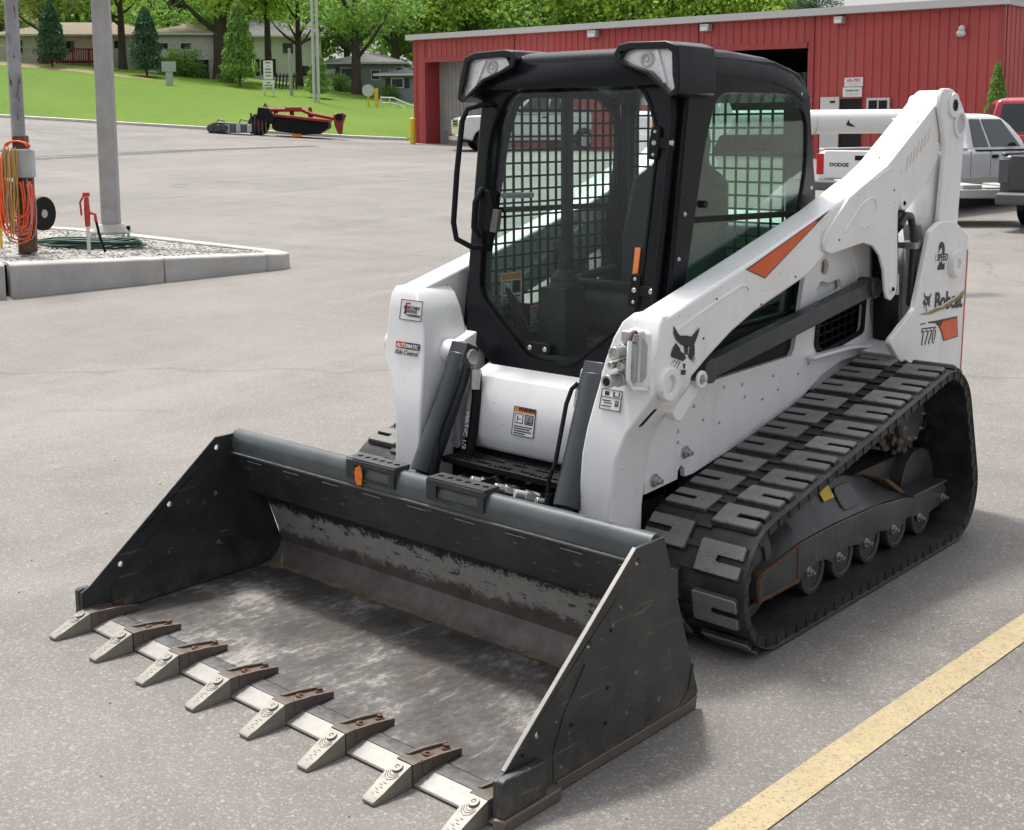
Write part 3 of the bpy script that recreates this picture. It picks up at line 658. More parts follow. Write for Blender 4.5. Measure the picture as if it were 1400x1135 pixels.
# undercarriage
frp = [(1.50, .215), (1.60, .235), (1.80, .268), (2.05, .275), (2.40, .268), (2.70, .240), (3.03, .235), (3.075, .20), (3.08, .135), (2.94, .125), (2.84, .095), (2.79, .135), (2.70, .150), (2.62, .115), (2.55, .108), (2.50, .14), (2.42, .155), (2.36, .122), (2.30, .114), (2.25, .145), (2.17, .158), (2.10, .126), (2.05, .12), (2.0, .15), (1.92, .162), (1.86, .132), (1.80, .125), (1.60, .122), (1.50, .13)]
uf = MB(); uf.prism(frp, .84, .872)
FR = both('track_frame', uf, 'tframe', LD, bevel=.004)
for ti, sx in enumerate((1, -1)):
    fr = FR[ti]; P_ = lambda x, y, z: (sx * x, y, z)
    # sloped upper cover with its flap and label
    cv = MB(); cv.loft([[(.868, y, e_ + .004), (.775, y, z), (.66, y, z + .01), (.66, y, .16), (.838, y, .16), (.838, y, e_)] for y, z, e_ in ((1.52, .23, .212), (1.62, .31, .236), (1.80, .375, .266), (2.05, .405, .273), (2.30, .400, .268), (2.50, .345, .260), (2.68, .265, .240))])
    (cv if sx > 0 else mir(cv)).build('frame_cover', 'tframe', fr, bevel=.004)
    x_ = MB(); x_.prism(rpoly([(2.16, -.055), (2.30, -.055), (2.30, .045), (2.16, .045)], .03), .0, .006, tf=Matrix.Translation((.822, 0, .342)) @ Matrix.Rotation(-.60, 4, 'Y')); (x_ if sx > 0 else mir(x_)).build('frame_flap', 'tframe', fr, bevel=.003)
    x_ = MB(); x_.box((.806, 2.10, .376), (.055, .080, .003), Matrix.Rotation(.95, 3, 'Y')); (x_ if sx > 0 else mir(x_)).build('frame_label', 'yellow', fr)
    x_ = MB(); x_.bb(.74, .90, 2.69, 3.02, .240, .252); (x_ if sx > 0 else mir(x_)).build('scraper_shelf', 'frame', fr, bevel=.003); x_ = MB(); x_.prism([(2.68, .250), (2.72, .250), (2.55, .345), (2.52, .345)], .70, .85); (x_ if sx > 0 else mir(x_)).build('shelf_brace', 'rust', fr, bevel=.003)
    x_ = MB(); x_.cyl((.60, 2.845, .545), (.772, 2.845, .545), .150, None, 30); x_.cyl((.772, 2.845, .545), (.812, 2.845, .545), .112, None, 30); (x_ if sx > 0 else mir(x_)).build('drive_motor', 'tframe', fr, bevel=.006)
    random.seed(17)
    for k in range(14): x_ = MB(); a_ = random.uniform(2.6, 5.4); r_ = random.uniform(.10, .17); x_.sphere((random.uniform(.74, .80), 2.845 + r_ * math.cos(a_), .545 + r_ * math.sin(a_)), random.uniform(.012, .028), 7, 5, (.7, 1, .8)); (x_ if sx > 0 else mir(x_)).build('caked_mud', 'dirt', fr, 60)
    # rusty front tension box
    x_ = MB(); x_.bb(.85, .876, 1.505, 1.52, .135, .225); x_.bb(.85, .876, 1.505, 1.79, .122, .137); x_.bb(.85, .876, 1.775, 1.79, .137, .262); x_.prism([(1.50, .214), (1.50, .226), (1.79, .270), (1.79, .258)], .85, .876); (x_ if sx > 0 else mir(x_)).build('tension_box', 'rust', fr, bevel=.002)
    for y in (1.90, 2.13, 2.36, 2.60, 2.835):
        rl_ = MB(); rl_.cyl((.80, y, .132), (.862, y, .132), .088, None, 28); rl_.ring((.862, y, .132), (1, 0, 0), .066, .088, .007, 28); rl_.cyl((.70, y, .128), (.78, y, .128), .093, None, 28)
        (rl_ if sx > 0 else mir(rl_)).build('roller', 'frame', fr, bevel=.004)
    for y, z in ((1.855, .145), (2.085, .142), (2.315, .14), (2.555, .136), (2.80, .128), (3.035, .165)): fast(BOLT, fr, P_(.873, y, z), (sx, 0, 0), 1.15)
    idl = MB(); idl.cyl((.68, 1.46, .237), (.84, 1.46, .237), .172, None, 36); idl.ring((.84, 1.46, .237), (1, 0, 0), .13, .172, .012, 36); (idl if sx > 0 else mir(idl)).build('front_idler', 'frame', fr, bevel=.004)
    idr = MB(); idr.cyl((.68, 2.945, .225), (.80, 2.945, .225), .160, None, 36); (idr if sx > 0 else mir(idr)).build('rear_idler', 'frame', fr, bevel=.004)
    spk = MB(); pts = []
    for k in range(60):
        a = 2 * math.pi * k / 60; r = .165 if k % 4 < 2 else .138; pts.append((2.845 + r * math.cos(a), .545 + r * math.sin(a)))
    spk.prism(pts, .735, .785); spk.ring((.785, 2.845, .545), (1, 0, 0), .055, .12, .02, 30); spk.cyl((.55, 2.845, .545), (.80, 2.845, .545), .06, None, 20)
    SPK = (spk if sx > 0 else mir(spk)).build('sprocket', 'frame', fr, bevel=.003)
    for k in range(9):
        a = 2 * math.pi * k / 9; fast(BOLT, fr, P_(.806, 2.845 + .095 * math.cos(a), .545 + .095 * math.sin(a)), (sx, 0, 0), .8)
    mt_ = MB(); mt_.bb(.52, .74, 1.6, 2.9, .20, .36); (mt_ if sx > 0 else mir(mt_)).build('frame_beam', 'frame', fr)

# ---------------------------------------------------------------- chassis
CB = MB()
CB.prism([(1.30, .30), (1.30, .50), (1.42, .60), (2.45, .60), (2.6, .66), (3.50, .66), (3.50, .36), (3.3, .26), (1.42, .24)], -.50, .50)
CH = CB.build('chassis', 'blackmat', LD, bevel=.01)
# white side walls with cut-outs
sw = [(1.300, .495), (1.50, .508), (1.503, .54), (1.523, .556), (1.543, .54), (1.548, .508), (1.60, .508), (2.19, .603), (2.40, .665), (2.56, .735), (2.735, .772), (2.92, .772), (3.20, .775), (3.45, .775), (3.45, 1.20), (3.30, 1.215), (3.26, 1.16), (3.19, 1.12), (3.10, 1.12), (3.03, 1.16), (3.0, 1.26), (2.80, 1.36), (2.3, 1.36), (1.60, 1.02), (1.30, .92)]
tri = [(1.64, .835), (2.30, .850), (2.325, .875), (2.40, 1.185), (2.38, 1.22), (1.62, 1.0), (1.56, .90)]
gr = rpoly([(2.515, .980), (2.93, 1.020), (2.915, .875), (2.545, .826), (2.495, .865)], .03)
slot = rpoly([(2.50, 1.105), (2.53, 1.135), (2.60, 1.12), (2.70, 1.13), (2.72, 1.085), (2.51, 1.05)], .015)
pinh = hole(2.562, 1.19, .035)
well = rpoly([(2.985, 1.03), (2.985, .92), (3.06, .866), (3.18, .866), (3.36, 1.0), (3.33, 1.06)], .05)
W = MB(); W.prism(sw, .512, .532, 'x', [tri, gr, slot, pinh, well])
SW = both('side_wall', W, 'white', LD, bevel=.004)
for ti, sx in enumerate((1, -1)):
    s_ = SW[ti]; P_ = lambda x, y, z: (sx * x, y, z)
    x_ = MB()
    for k in range(1, 7): yy = 2.50 + k * .062; x_.box((.505, yy, .92), (.008, .008, .17), Matrix.Rotation(.08, 3, 'X'))
    for k in range(1, 5): x_.box((.503, 2.71, .835 + k * .037), (.008, .44, .008), Matrix.Rotation(.10, 3, 'X'))
    (x_ if sx > 0 else mir(x_)).build('vent_grille', 'blackmat', s_)
    x_ = MB(); x_.prism(rpoly([(2.50, .992), (2.942, 1.033), (2.926, .868), (2.545, .812), (2.482, .860)], .03), .532, .540, 'x', [rpoly([(2.53, .965), (2.915, 1.003), (2.90, .886), (2.552, .842), (2.51, .872)], .02)]); (x_ if sx > 0 else mir(x_)).build('vent_frame', 'blackmat', s_, bevel=.002)
    x_ = MB(); x_.bb(.30, .50, 2.45, 2.95, .80, 1.02); (x_ if sx > 0 else mir(x_)).build('radiator_core', 'lipgrey', s_)
    x_ = MB(); x_.bb(.498, .508, 1.50, 2.44, .80, 1.0); (x_ if sx > 0 else mir(x_)).build('opening_shade', 'dark', s_)  # near-black sheet stands in for shade behind the side wall opening
    x_ = MB(); x_.prism([(2.42, .822), (2.42, .836), (2.74, .838), (3.22, .796), (3.22, .782), (2.74, .822)], .532, .575); (x_ if sx > 0 else mir(x_)).build('fender_lip', 'white', s_, bevel=.004)
    for y, z, k in ((1.355, .535, 1.5), (1.545, .60, 1.45), (1.62, .66, .0), ): 
        if k: fast(BOLT, s_, P_(.532, y, z), (sx, 0, 0), k)
    for y, z in ((1.50, .74), (1.50, .685), (1.50, .645), (1.66, .70), (1.77, .67), (1.80, .80), (1.93, .79), (1.95, .74), (2.08, .71), (2.2, .73), (1.60, .76), (2.36, .77), (2.44, .80), (2.16, .79)): fast(RIVET, s_, P_(.532, y, z), (sx, 0, 0), .95)
    # rear tower with its badge
    tw = MB(); tw.prism([(2.80, .855), (2.806, .874), (3.033, .981), (3.163, 1.308), (3.207, 1.325), (3.25, 1.342), (3.306, 1.348), (3.39, 1.342), (3.453, 1.330), (3.584, 1.268), (3.584, 1.14), (3.556, .60), (3.10, .60), (2.94, .72), (2.86, .80)], .694, .720)
    x_ = MB(); x_.prism([(3.30, .62), (3.30, 1.30), (3.45, 1.31), (3.555, 1.25), (3.555, .62)], .535, .693); (x_ if sx > 0 else mir(x_)).build('tower_core', 'white', LD, bevel=.004)
    x_ = MB(); x_.prism([(2.86, .80), (2.94, .73), (3.12, .62), (3.30, .62), (3.30, .84), (3.03, .84)], .535, .693); (x_ if sx > 0 else mir(x_)).build('tower_foot', 'white', LD, bevel=.004)
    T_ = (tw if sx > 0 else mir(tw)).build('rear_tower', 'white', LD, bevel=.006)
    x_ = MB(); x_.prism([(3.5855, 1.20), (3.5585, .605), (3.5495, .605), (3.5765, 1.20)], .7205, .7225); (x_ if sx > 0 else mir(x_)).build('edge_stripe', 'redline', T_)
    x_ = MB(); x_.ring((.72, 3.425, 1.145), (1, 0, 0), .024, .062, .028, 28); x_.cyl((.70, 3.425, 1.145), (.735, 3.425, 1.145), .03, None, 20); (x_ if sx > 0 else mir(x_)).build('pivot_boss', 'white', T_, bevel=.003)
    # lift link
    lk = MB(); lk.prism(rpoly([(3.275, 1.86), (3.29, 1.935), (3.41, 1.938), (3.535, 1.858), (3.56, 1.775), (3.50, 1.10), (3.38, 1.08), (3.31, 1.34), (3.355, 1.676)], [.03, .04, .05, .05, .05, .05, .05, .02, .05]), .672, .694)
    LK = (lk if sx > 0 else mir(lk)).build('lift_link', 'white', LD, bevel=.005)
    x_ = MB(); x_.prism([(3.36, 1.66), (3.22, 1.33), (3.30, 1.10), (3.42, 1.10), (3.44, 1.6)], .56, .655); (x_ if sx > 0 else mir(x_)).build('link_brace', 'white', LK, bevel=.004)
    x_ = MB(); x_.ring((.694, 3.412, 1.862), (1, 0, 0), .022, .055, .012, 28); x_.ring((.694, 3.488, 1.778), (1, 0, 0), .045, .062, .012, 28); x_.cyl((.60, 3.412, 1.862), (.702, 3.412, 1.862), .023, None, 16); (x_ if sx > 0 else mir(x_)).build('link_boss', 'white', LK, bevel=.003)
    x_ = MB(); x_.ring((.700, 3.412, 1.862), (1, 0, 0), .010, .026, .009, 20); (x_ if sx > 0 else mir(x_)).build('pin_seal', 'blackmat', LK); x_ = MB(); x_.cyl((.66, 3.488, 1.778), (.697, 3.488, 1.778), .046, None, 24); (x_ if sx > 0 else mir(x_)).build('link_tube', 'trim', LK)
    # control link (black bar)
    bx = Vector((1.596, .905)); by = Vector((2.84, 1.08)); dd = (by - bx); rot = Matrix.Rotation(math.atan2(dd.y, dd.x), 3, 'X')
    x_ = MB(); c = (bx + by) / 2; x_.box((.585, c.x, c.y), (.055, dd.length, .072), rot); x_.cyl((.545, by.x + .02, by.y), (.625, by.x + .02, by.y), .045, None, 20); x_.cyl((.545, bx.x - .02, bx.y), (.625, bx.x - .02, bx.y), .045, None, 20)
    (x_ if sx > 0 else mir(x_)).build('control_link', 'cyl', LD, bevel=.005)
    # lift cylinder in its well and hoses above
    x_ = MB(); x_.cyl((.585, 3.05, .80), (.585, 2.99, 1.42), .055, None, 20); (x_ if sx > 0 else mir(x_)).build('lift_cylinder', 'blackmat', LD)
    for k in range(4):
        x_ = MB(); o = .036 * k; xx = .668 - o * .5; x_.tube([(xx, 2.97 + o * .6, 1.34 - o * .3), (xx, 3.02 + o * .8, 1.385), (xx, 3.075 + o, 1.375), (xx, 3.11 + o, 1.31), (xx, 3.12 + o, 1.20), (xx, 3.10 + o, .98)], .0155, 10)
        (x_ if sx > 0 else mir(x_)).build('hydraulic_hose', 'blackmat' if k % 2 else 'cyl', LD)
    x_ = MB(); x_.bb(.60, .688, 3.085, 3.25, 1.235, 1.262); (x_ if sx > 0 else mir(x_)).build('hose_clamp', 'bolt', LD)
    x_ = MB(); x_.tube([(.632, 2.985, 1.36), (.64, 3.0, 1.22), (.64, 3.01, 1.05)], .008, 8); x_.cyl((.64, 3.005, 1.13), (.64, 3.012, 1.04), .014, None, 8); (x_ if sx > 0 else mir(x_)).build('hydraulic_hose', 'bolt', LD)
# rear body between the towers
x_ = MB(); x_.prism([(2.56, .66), (2.56, 1.36), (2.75, 1.40), (3.35, 1.34), (3.55, 1.22), (3.55, .5), (3.4, .45)], -.50, .50); x_.build('engine_cover', 'white', LD, bevel=.02)
x_ = MB(); x_.prism([(3.20, .50), (3.20, .62), (3.545, .62), (3.545, .42), (3.4, .40)], -.70, .70); x_.build('rear_bumper', 'blackmat', LD, bevel=.01)
# front panel under the cab
x_ = MB(); x_.prism([(1.295, .535), (1.265, .60), (1.290, .755), (1.325, .815), (1.46, .87), (1.46, .50)], -.325, .325); FP = x_.build('front_panel', 'white', LD, bevel=.018, seg=3)
x_ = MB(); x_.bb(-.50, .50, 1.47, 1.55, .42, .80); x_.build('front_bulkhead', 'blackmat', LD)
for sx in (1, -1):
    x_ = MB(); x_.prism([(1.31, .45), (1.31, .93), (1.47, .98), (1.47, .45)], sx * .385, sx * .50); x_.build('front_upright', 'white', LD, bevel=.006)
# tread plate step over the hose bay
x_ = MB(); hl = []
for k in range(5):
    for q in range(2): hl.append(rpoly([(-.27 + k * .112 + q * .03, 1.165 + q * .05), (-.20 + k * .112 + q * .03, 1.165 + q * .05), (-.20 + k * .112 + q * .03, 1.183 + q * .05), (-.27 + k * .112 + q * .03, 1.183 + q * .05)], .006, 2))
x_.prism([(-.31, 1.145), (.30, 1.145), (.30, 1.27), (-.31, 1.27)], .515, .522, 'z', hl); x_.bb(-.31, .30, 1.140, 1.146, .500, .522); PL = x_.build('foot_step', 'blackmat', LD, bevel=.002)
cl = MB(); cl.cyl((0, 0, 0), (0, 0, .006), .008, .005, 6); CLEAT = cl.mesh('cleat', 'blackmat', 30)
for g in range(3):
    for k in range(5):
        for q in range(2): sub('cleat', CLEAT, PL, (-.27 + g * .2 + k * .022, 1.155 + q * .09, .522))
for k, (xx, zz, mt) in enumerate(((-.22, .445, 'bolt'), (-.10, .46, 'bolt'), (.02, .455, 'bolt'), (.12, .45, 'boxgrey'), (.22, .44, 'bolt'))):
    x_ = MB(); x_.cyl((xx, 1.13, zz), (xx + .05, 1.20, zz - .03), .024, None, 6); x_.cyl((xx - .02, 1.10, zz + .01), (xx, 1.13, zz), .017, None, 12); x_.build('hose_fitting', mt, LD, bevel=.002)
for k in range(6):
    x_ = MB(); a = -.26 + k * .10; x_.tube([(a, 1.30, .47), (a + .03, 1.18, .45), (a + .06, 1.12, .36), (a + .04, 1.10, .20)], .014, 8); x_.build('hydraulic_hose', 'blackmat', LD)
x_ = MB(); x_.prism([(-.03, .25), (.06, .25), (.045, .43), (-.02, .50), (-.09, .47), (-.06, .36)], 1.12, 1.14, 'y'); x_.build('hose_guard', 'blackmat', LD, bevel=.003)
x_ = MB(); x_.prism([(.05, .22), (.115, .22), (.115, .44), (.05, .46)], 1.145, 1.155, 'y'); x_.build('coupler_plate', 'white', LD, bevel=.003)
x_ = MB(); x_.prism([(.935, .06), (.875, .30), (.845, .46), (.90, .48), (1.06, .34), (1.06, .10)], -.58, .58); x_.build('quick_coupler', 'blackmat', LD, bevel=.01)

# ---------------------------------------------------------------- lift arms
top = [(1.24, 1.138), (1.842, 1.300), (2.333, 1.436), (2.62, 1.535), (2.70, 1.558), (2.832, 1.613), (3.24, 1.845), (3.36, 1.915), (3.40, 1.93), (3.50, 1.90), (3.55, 1.82), (3.50, 1.75), (3.407, 1.722)]
low = [(3.322, 1.615), (3.208, 1.514), (3.065, 1.436), (2.93, 1.395), (2.60, 1.32), (2.342, 1.267), (2.205, 1.197), (1.808, 1.095), (1.651, 1.038), (1.50, .965), (1.38, .90), (1.26, .90)]
am = MB(); am.prism(top + low, .528, .655)
ARM = both('lift_arm', am, 'white', LD, bevel=.012, seg=3)
leg = [(.395, .53, 1.095, 1.285, .26), (.395, .53, 1.095, 1.29, .46), (.400, .545, 1.112, 1.31, .66), (.408, .575, 1.13, 1.33, .75), (.42, .625, 1.15, 1.36, .83), (.43, .656, 1.165, 1.39, .89), (.445, .658, 1.182, 1.42, .98), (.470, .658, 1.195, 1.42, 1.06), (.500, .657, 1.205, 1.42, 1.115), (.535, .650, 1.225, 1.42, 1.148)]
for ti, sx in enumerate((1, -1)):
    a = ARM[ti]; P_ = lambda x, y, z: (sx * x, y, z); B_ = lambda mb, n, m_, p, **kw: (mb if sx > 0 else mir(mb)).build(n, m_, p, **kw)
    lg_ = MB(); lg_.loft([[(x0, y0, z), (x1, y0 + .004, z), (x1, y1, z), (x0, y1, z)] for x0, x1, y0, y1, z in leg]); B_(lg_, 'arm_leg', 'white', a, bevel=.008, seg=3, smooth=50)
    # outer gusset plate with its drop leg
    g = [(2.62, 1.532), (2.832, 1.606), (3.24, 1.838), (3.345, 1.900), (3.355, 1.80), (3.33, 1.70), (3.38, 1.70), (3.322, 1.612), (3.208, 1.512), (3.075, 1.434), (3.02, 1.408), (2.972, 1.413), (2.958, 1.435), (2.945, 1.40), (2.960, 1.085), (2.945, 1.045), (2.905, 1.025), (2.865, 1.038), (2.845, 1.075), (2.825, 1.165), (2.785, 1.23), (2.72, 1.275), (2.63, 1.293), (2.355, 1.268), (2.305, 1.283), (2.290, 1.315), (2.31, 1.355), (2.50, 1.487)]
    gm = MB(); gm.prism(g, .655, .668); B_(gm, 'gusset_plate', 'white', a, bevel=.004)
    gi = MB(); gi.prism([(2.945, 1.40), (2.960, 1.085), (2.945, 1.045), (2.905, 1.025), (2.865, 1.038), (2.845, 1.075), (2.825, 1.165), (2.785, 1.23), (2.72, 1.275), (2.6, 1.33)], .53, .543); B_(gi, 'inner_gusset', 'white', a, bevel=.003)
    # raised pressing on the gusset
    x_ = MB(); pr = rpoly([(2.44, 1.335), (2.62, 1.465), (2.72, 1.48), (2.75, 1.42), (2.66, 1.36)], .05); x_.tube([(.6685, y, z) for y, z in pr[2:]], .006, 6); B_(x_, 'pressed_rib', 'white', a, smooth=60)
    x_ = MB(); x_.tube([(.668, 2.70, 1.545), (.668, 2.87, 1.60)], .004, 6); B_(x_, 'weld_seam', 'white', a)
    x_ = MB(); x_.tube([(.655, 1.30, 1.09), (.656, 1.55, 1.163), (.656, 1.70, 1.203), (.656, 1.745, 1.20), (.656, 1.765, 1.18)], .005, 6); B_(x_, 'pressed_rib', 'white', a, smooth=60)
    for yy, zz, r_ in ((2.99, 1.44, .030), (2.905, 1.075, .018)): x_ = MB(); x_.cyl((.66, yy, zz), (.675, yy, zz), r_, None, 20); B_(x_, 'gusset_pin', 'white', a, bevel=.003)
    for y, z in ((2.99, 1.44), (2.905, 1.075)): fast(RIVETB, a, P_(.675, y, z), (sx, 0, 0), 1.4, 'pin_head')
    # knee boss, bracket and slot
    x_ = MB(); x_.ring((.652, 1.245, .915), (1, 0, 0), .030, .058, .028, 32); x_.cyl((.60, 1.245, .915), (.664, 1.245, .915), .031, None, 20); B_(x_, 'knee_boss', 'white', a, bevel=.004)
    x_ = MB(); x_.ring((.655, 1.452, .898), (1, 0, 0), .016, .032, .012, 22); x_.prism([(1.31, .80), (1.42, .885), (1.47, .865), (1.47, .85), (1.36, .76), (1.33, .77)], .60, .640); B_(x_, 'link_bracket', 'white', a, bevel=.004)
    fast(BOLT, a, P_(.664, 1.452, .898), (sx, 0, 0), .8, 'bracket_bolt')
    x_ = MB(); sl_ = rpoly([(1.185, .765), (1.205, .765), (1.245, .825), (1.225, .825)], .008, 3); x_.loft([[(.5845 + (z - .765) * .60 + o_, y, z) for y, z in sl_] for o_ in (-.004, .0035)]); B_(x_, 'leg_slot', 'dark', a, smooth=0)
    for y, z in ((1.47, 1.04), (1.30, 1.01), (2.0, 1.13), (2.1, 1.20), (2.42, 1.32), (2.9, 1.50), (1.55, 1.17), (1.85, 1.12), (2.75, 1.64)): fast(RIVETB, a, P_(.6555 if y < 2.3 else .6685, y, z), (sx, 0, 0), .6, 'drain_hole')
    for y, z, w in ((2.63, 1.545, .12),): 
        x_ = MB(); x_.box((.592, y, z + .004), (.125, .006, .003), Matrix.Rotation(.34, 3, 'X')); B_(x_, 'weld_line', 'white', a)
    x_ = MB(); x_.box((.592, 3.15, 1.802), (.125, .006, .004), Matrix.Rotation(.52, 3, 'X')); B_(x_, 'weld_line', 'white', a)
    x_ = MB(); x_.cyl((.50, 3.41, 1.86), (.528, 3.41, 1.86), .05, None, 24); B_(x_, 'arm_boss', 'white', a, bevel=.004)
    # tilt cylinder on the inner side of the arm
    x_ = MB(); x_.cyl((.330, 1.283, .895), (.358, 1.085, .46), .052, None, 24); x_.cyl((.358, 1.085, .46), (.375, .99, .26), .030, None, 18); x_.box((.331, 1.278, .885), (.085, .075, .11), Matrix.Rotation(-.42, 3, 'X'))
    T_ = B_(x_, 'tilt_cylinder', 'cyl', LD, bevel=.004)
    x_ = MB(); x_.cyl((.275, 1.285, .893), (.40, 1.285, .893), .030, None, 20); B_(x_, 'cylinder_pin', 'bolt', T_, bevel=.003)
    x_ = MB(); x_.cyl((.36, 1.30, .90), (.43, 1.30, .90), .046, None, 24); B_(x_, 'pin_tube', 'white', a, bevel=.003)
    x_ = MB(); x_.tube([(.285, 1.235, .87), (.272, 1.215, .85), (.268, 1.19, .80), (.285, 1.125, .66), (.29, 1.10, .60), (.275, 1.085, .55), (.285, 1.07, .47)], .0085, 8); x_.cyl((.285, 1.08, .50), (.285, 1.065, .44), .017, None, 8); B_(x_, 'hydraulic_pipe', 'blackmat', T_)
    x_ = MB(); x_.tube([(.262, 1.29, .83), (.255, 1.28, .74), (.25, 1.25, .60), (.25, 1.22, .48)], .020, 10); HS = B_(x_, 'hydraulic_hose', 'blackmat', LD)
    x_ = MB(); x_.cyl((.262, 1.285, .845), (.258, 1.275, .77), .022, None, 8); B_(x_, 'hose_fitting', 'bolt', LD)
# lettering that runs along the visible hose
letter('hose_lettering', 'MATIC 1/2', .032, LD, (-.248, 1.208, .62), (0, -.18, -.98), (1, -.2, 0), 'decalwhite')

# quick couplers on the left arm, front face
A1 = ARM[0]
x_ = MB(); x_.prism(rpoly([(.530, .91), (.640, .905), (.650, 1.10), (.575, 1.11), (.535, 1.07)], .02), 1.150, 1.175, 'y'); x_.build('coupler_recess', 'white', A1, bevel=.006)
x_ = MB(); x_.prism(rpoly([(.545, .93), (.605, .925), (.612, 1.06), (.56, 1.065)], .015), 1.135, 1.152, 'y'); x_.bb(.555, .61, 1.125, 1.16, 1.065, 1.10); CM = x_.build('coupler_block', 'boxgrey', A1, bevel=.004)
for x, z, r, l, mt in ((.562, 1.030, .021, .06, 'bolt'), (.545, .987, .012, .055, 'bolt'), (.578, .985, .014, .045, 'bolt'), (.545, .935, .022, .075, 'bolt')):
    y = MB(); y.cyl((x, 1.14, z), (x, 1.12, z), r * 1.3, None, 8); y.cyl((x, 1.12, z), (x, 1.14 - l, z), r, None, 20); y.ring((x, 1.14 - l - .004, z), (0, 1, 0), r * .6, r * 1.06, .014, 20); y.build('quick_coupler_fitting', mt, A1, bevel=.002)
x_ = MB(); x_.cyl((.545, 1.066, .935), (.545, 1.060, .935), .014, None, 18); x_.build('coupler_cap', 'dark', A1)
x_ = MB(); x_.tube([(.628, 1.165, 1.098), (.624, 1.10, 1.10), (.622, 1.085, 1.075), (.616, 1.085, .95), (.62, 1.10, .915), (.632, 1.165, .905)], .008, 10); x_.build('coupler_guard', 'white', A1, smooth=60)
x_ = MB(); x_.tube([(.625, 1.115, 1.102), (.623, 1.098, 1.100), (.622, 1.084, 1.078)], .0088, 10); x_.build('bare_patch', 'rust', A1, smooth=60)
x_ = MB(); x_.prism(rpoly([(.618, .925), (.645, .95), (.648, 1.06), (.625, 1.085)], .01), 1.147, 1.1495, 'y'); x_.build('coupler_slot', 'boxgrey', A1)

# ---------------------------------------------------------------- cab
SH = Matrix(((1, 0, 0, 0), (0, 1, .14, 1.395 - .14 * .78), (0, 0, 1, 0), (0, 0, 0, 1)))      # leaning front plane
def fy(z, off=0): return 1.395 + .14 * (z - .78) + off
half_o = [(.19, .772), (.445, .950), (.462, 1.10), (.470, 1.60), (.470, 1.90), (.43, 2.0)]
fo = half_o + [(-x, z) for x, z in reversed(half_o)]
half_g = [(.105, .882), (.395, 1.110), (.405, 1.40), (.415, 1.76), (.32, 1.940)]
go = rpoly(half_g + [(-x, z) for x, z in reversed(half_g)], [.05, .06, .1, .12, .09] + [.09, .12, .1, .06, .05])
f_ = MB(); f_.prism(fo, .0, .075, 'y', [go], tf=SH); CAB = f_.build('cab', 'black', LD, bevel=.008)
x_ = MB(); x_.prism(go, .012, .017, 'y', tf=SH); x_.build('door_glass', 'glass', CAB)
gs = [(x * 1.012, 1.41 + (z - 1.41) * 1.012) for x, z in go]; gi = [(x * .985, 1.41 + (z - 1.41) * .985) for x, z in go]
x_ = MB(); x_.prism(gs, -.004, .010, 'y', [gi], tf=SH); x_.build('door_seal', 'blackmat', CAB, bevel=.002)
x_ = MB(); x_.prism([(-.30, .80), (.30, .80), (.40, .95), (.40, 1.0), (-.40, 1.0), (-.40, .95)], .085, .10, 'y', tf=SH); 
# side frames with windows
sidep = [(1.452, .96), (1.50, 1.30), (1.60, 2.0), (1.63, 2.03), (2.20, 2.02), (2.385, 1.98), (2.470, 1.905), (2.503, 1.69), (2.540, 1.515), (2.548, 1.02)]
win = rpoly([(1.545, 1.0), (1.725, 1.745), (1.795, 1.892), (2.31, 1.898), (2.452, 1.815), (2.456, 1.60), (2.40, 1.42), (2.40, 1.03)], [.03, .05, .07, .06, .06, .08, .06, .03])
x_ = MB(); x_.prism(sidep, .468, .494, 'x', [win]); SF = both('side_frame', x_, 'black', CAB, bevel=.005)
x_ = MB(); x_.prism([(y, z) for y, z in win], .481, .485); x_.build('side_window', 'leftglass', CAB); mir(x_).build('side_window', 'sideglass', CAB)
x_ = MB(); x_.prism([(1.60, 1.425), (1.605, 1.448), (2.42, 1.432), (2.41, 1.408)], .476, .490); both('window_bar', x_, 'blackmat', CAB, bevel=.002)
for y, z in ((1.66, 1.95), (2.40, 1.90), (2.50, 1.52), (1.585, 1.46), (1.55, 1.30), (1.50, 1.12)): fast(RIVET, CAB, (.494, y, z), (1, 0, 0), 1.1)
x_ = MB(); x_.cyl((.487, 1.71, 1.49), (.50, 1.71, 1.49), .014, None, 14); x_.build('window_knob', 'blackmat', CAB)
# door jamb rails and hinges beside the glass
x_ = MB(); x_.tube([(.458, fy(1.0) - .006, 1.0), (.470, fy(1.4) - .006, 1.4), (.474, fy(1.8) - .006, 1.8), (.455, fy(1.93) - .004, 1.93)], .012, 8); x_.tube([(.486, fy(1.0) + .05, 1.0), (.49, fy(1.5) + .05, 1.5), (.49, fy(1.9) + .05, 1.9)], .010, 8); x_.build('jamb_rail', 'blackmat', CAB)
for zc, xo in ((1.715, .405), (1.19, .375)):
    h_ = MB()
    h_.prism(rpoly([(xo - .022, zc - .06), (xo + .022, zc - .06), (xo + .025, zc + .06), (xo - .018, zc + .06)], .02), -.014, .012, 'y', tf=SH); h_.prism([(xo + .01, zc - .02), (xo + .085, zc - .025), (xo + .085, zc + .015), (xo + .01, zc + .02)], -.010, .0, 'y', tf=SH)
    h_.build('hinge', 'blackmat', CAB, bevel=.004)
    for dz, r in ((.04, .7), (0, 1.0), (-.042, .7)): fast(RIVET, CAB, (xo + .002, fy(zc + dz) - .014, zc + dz), (0, -1, .1), 1.25 * r, 'hinge_bolt')
    fast(RIVET, CAB, (xo + .075, fy(zc) - .011, zc), (0, -1, .1), 1.5, 'hinge_bolt')
for x, z in ((.388, 1.80), (.362, 1.285)):
    h_ = MB(); h_.prism([(x - .012, z - .055), (x + .012, z - .055), (x + .014, z + .055), (x - .010, z + .055)], .004, .011, 'y', tf=SH); h_.build('reflector', 'reflor', CAB, bevel=.002)
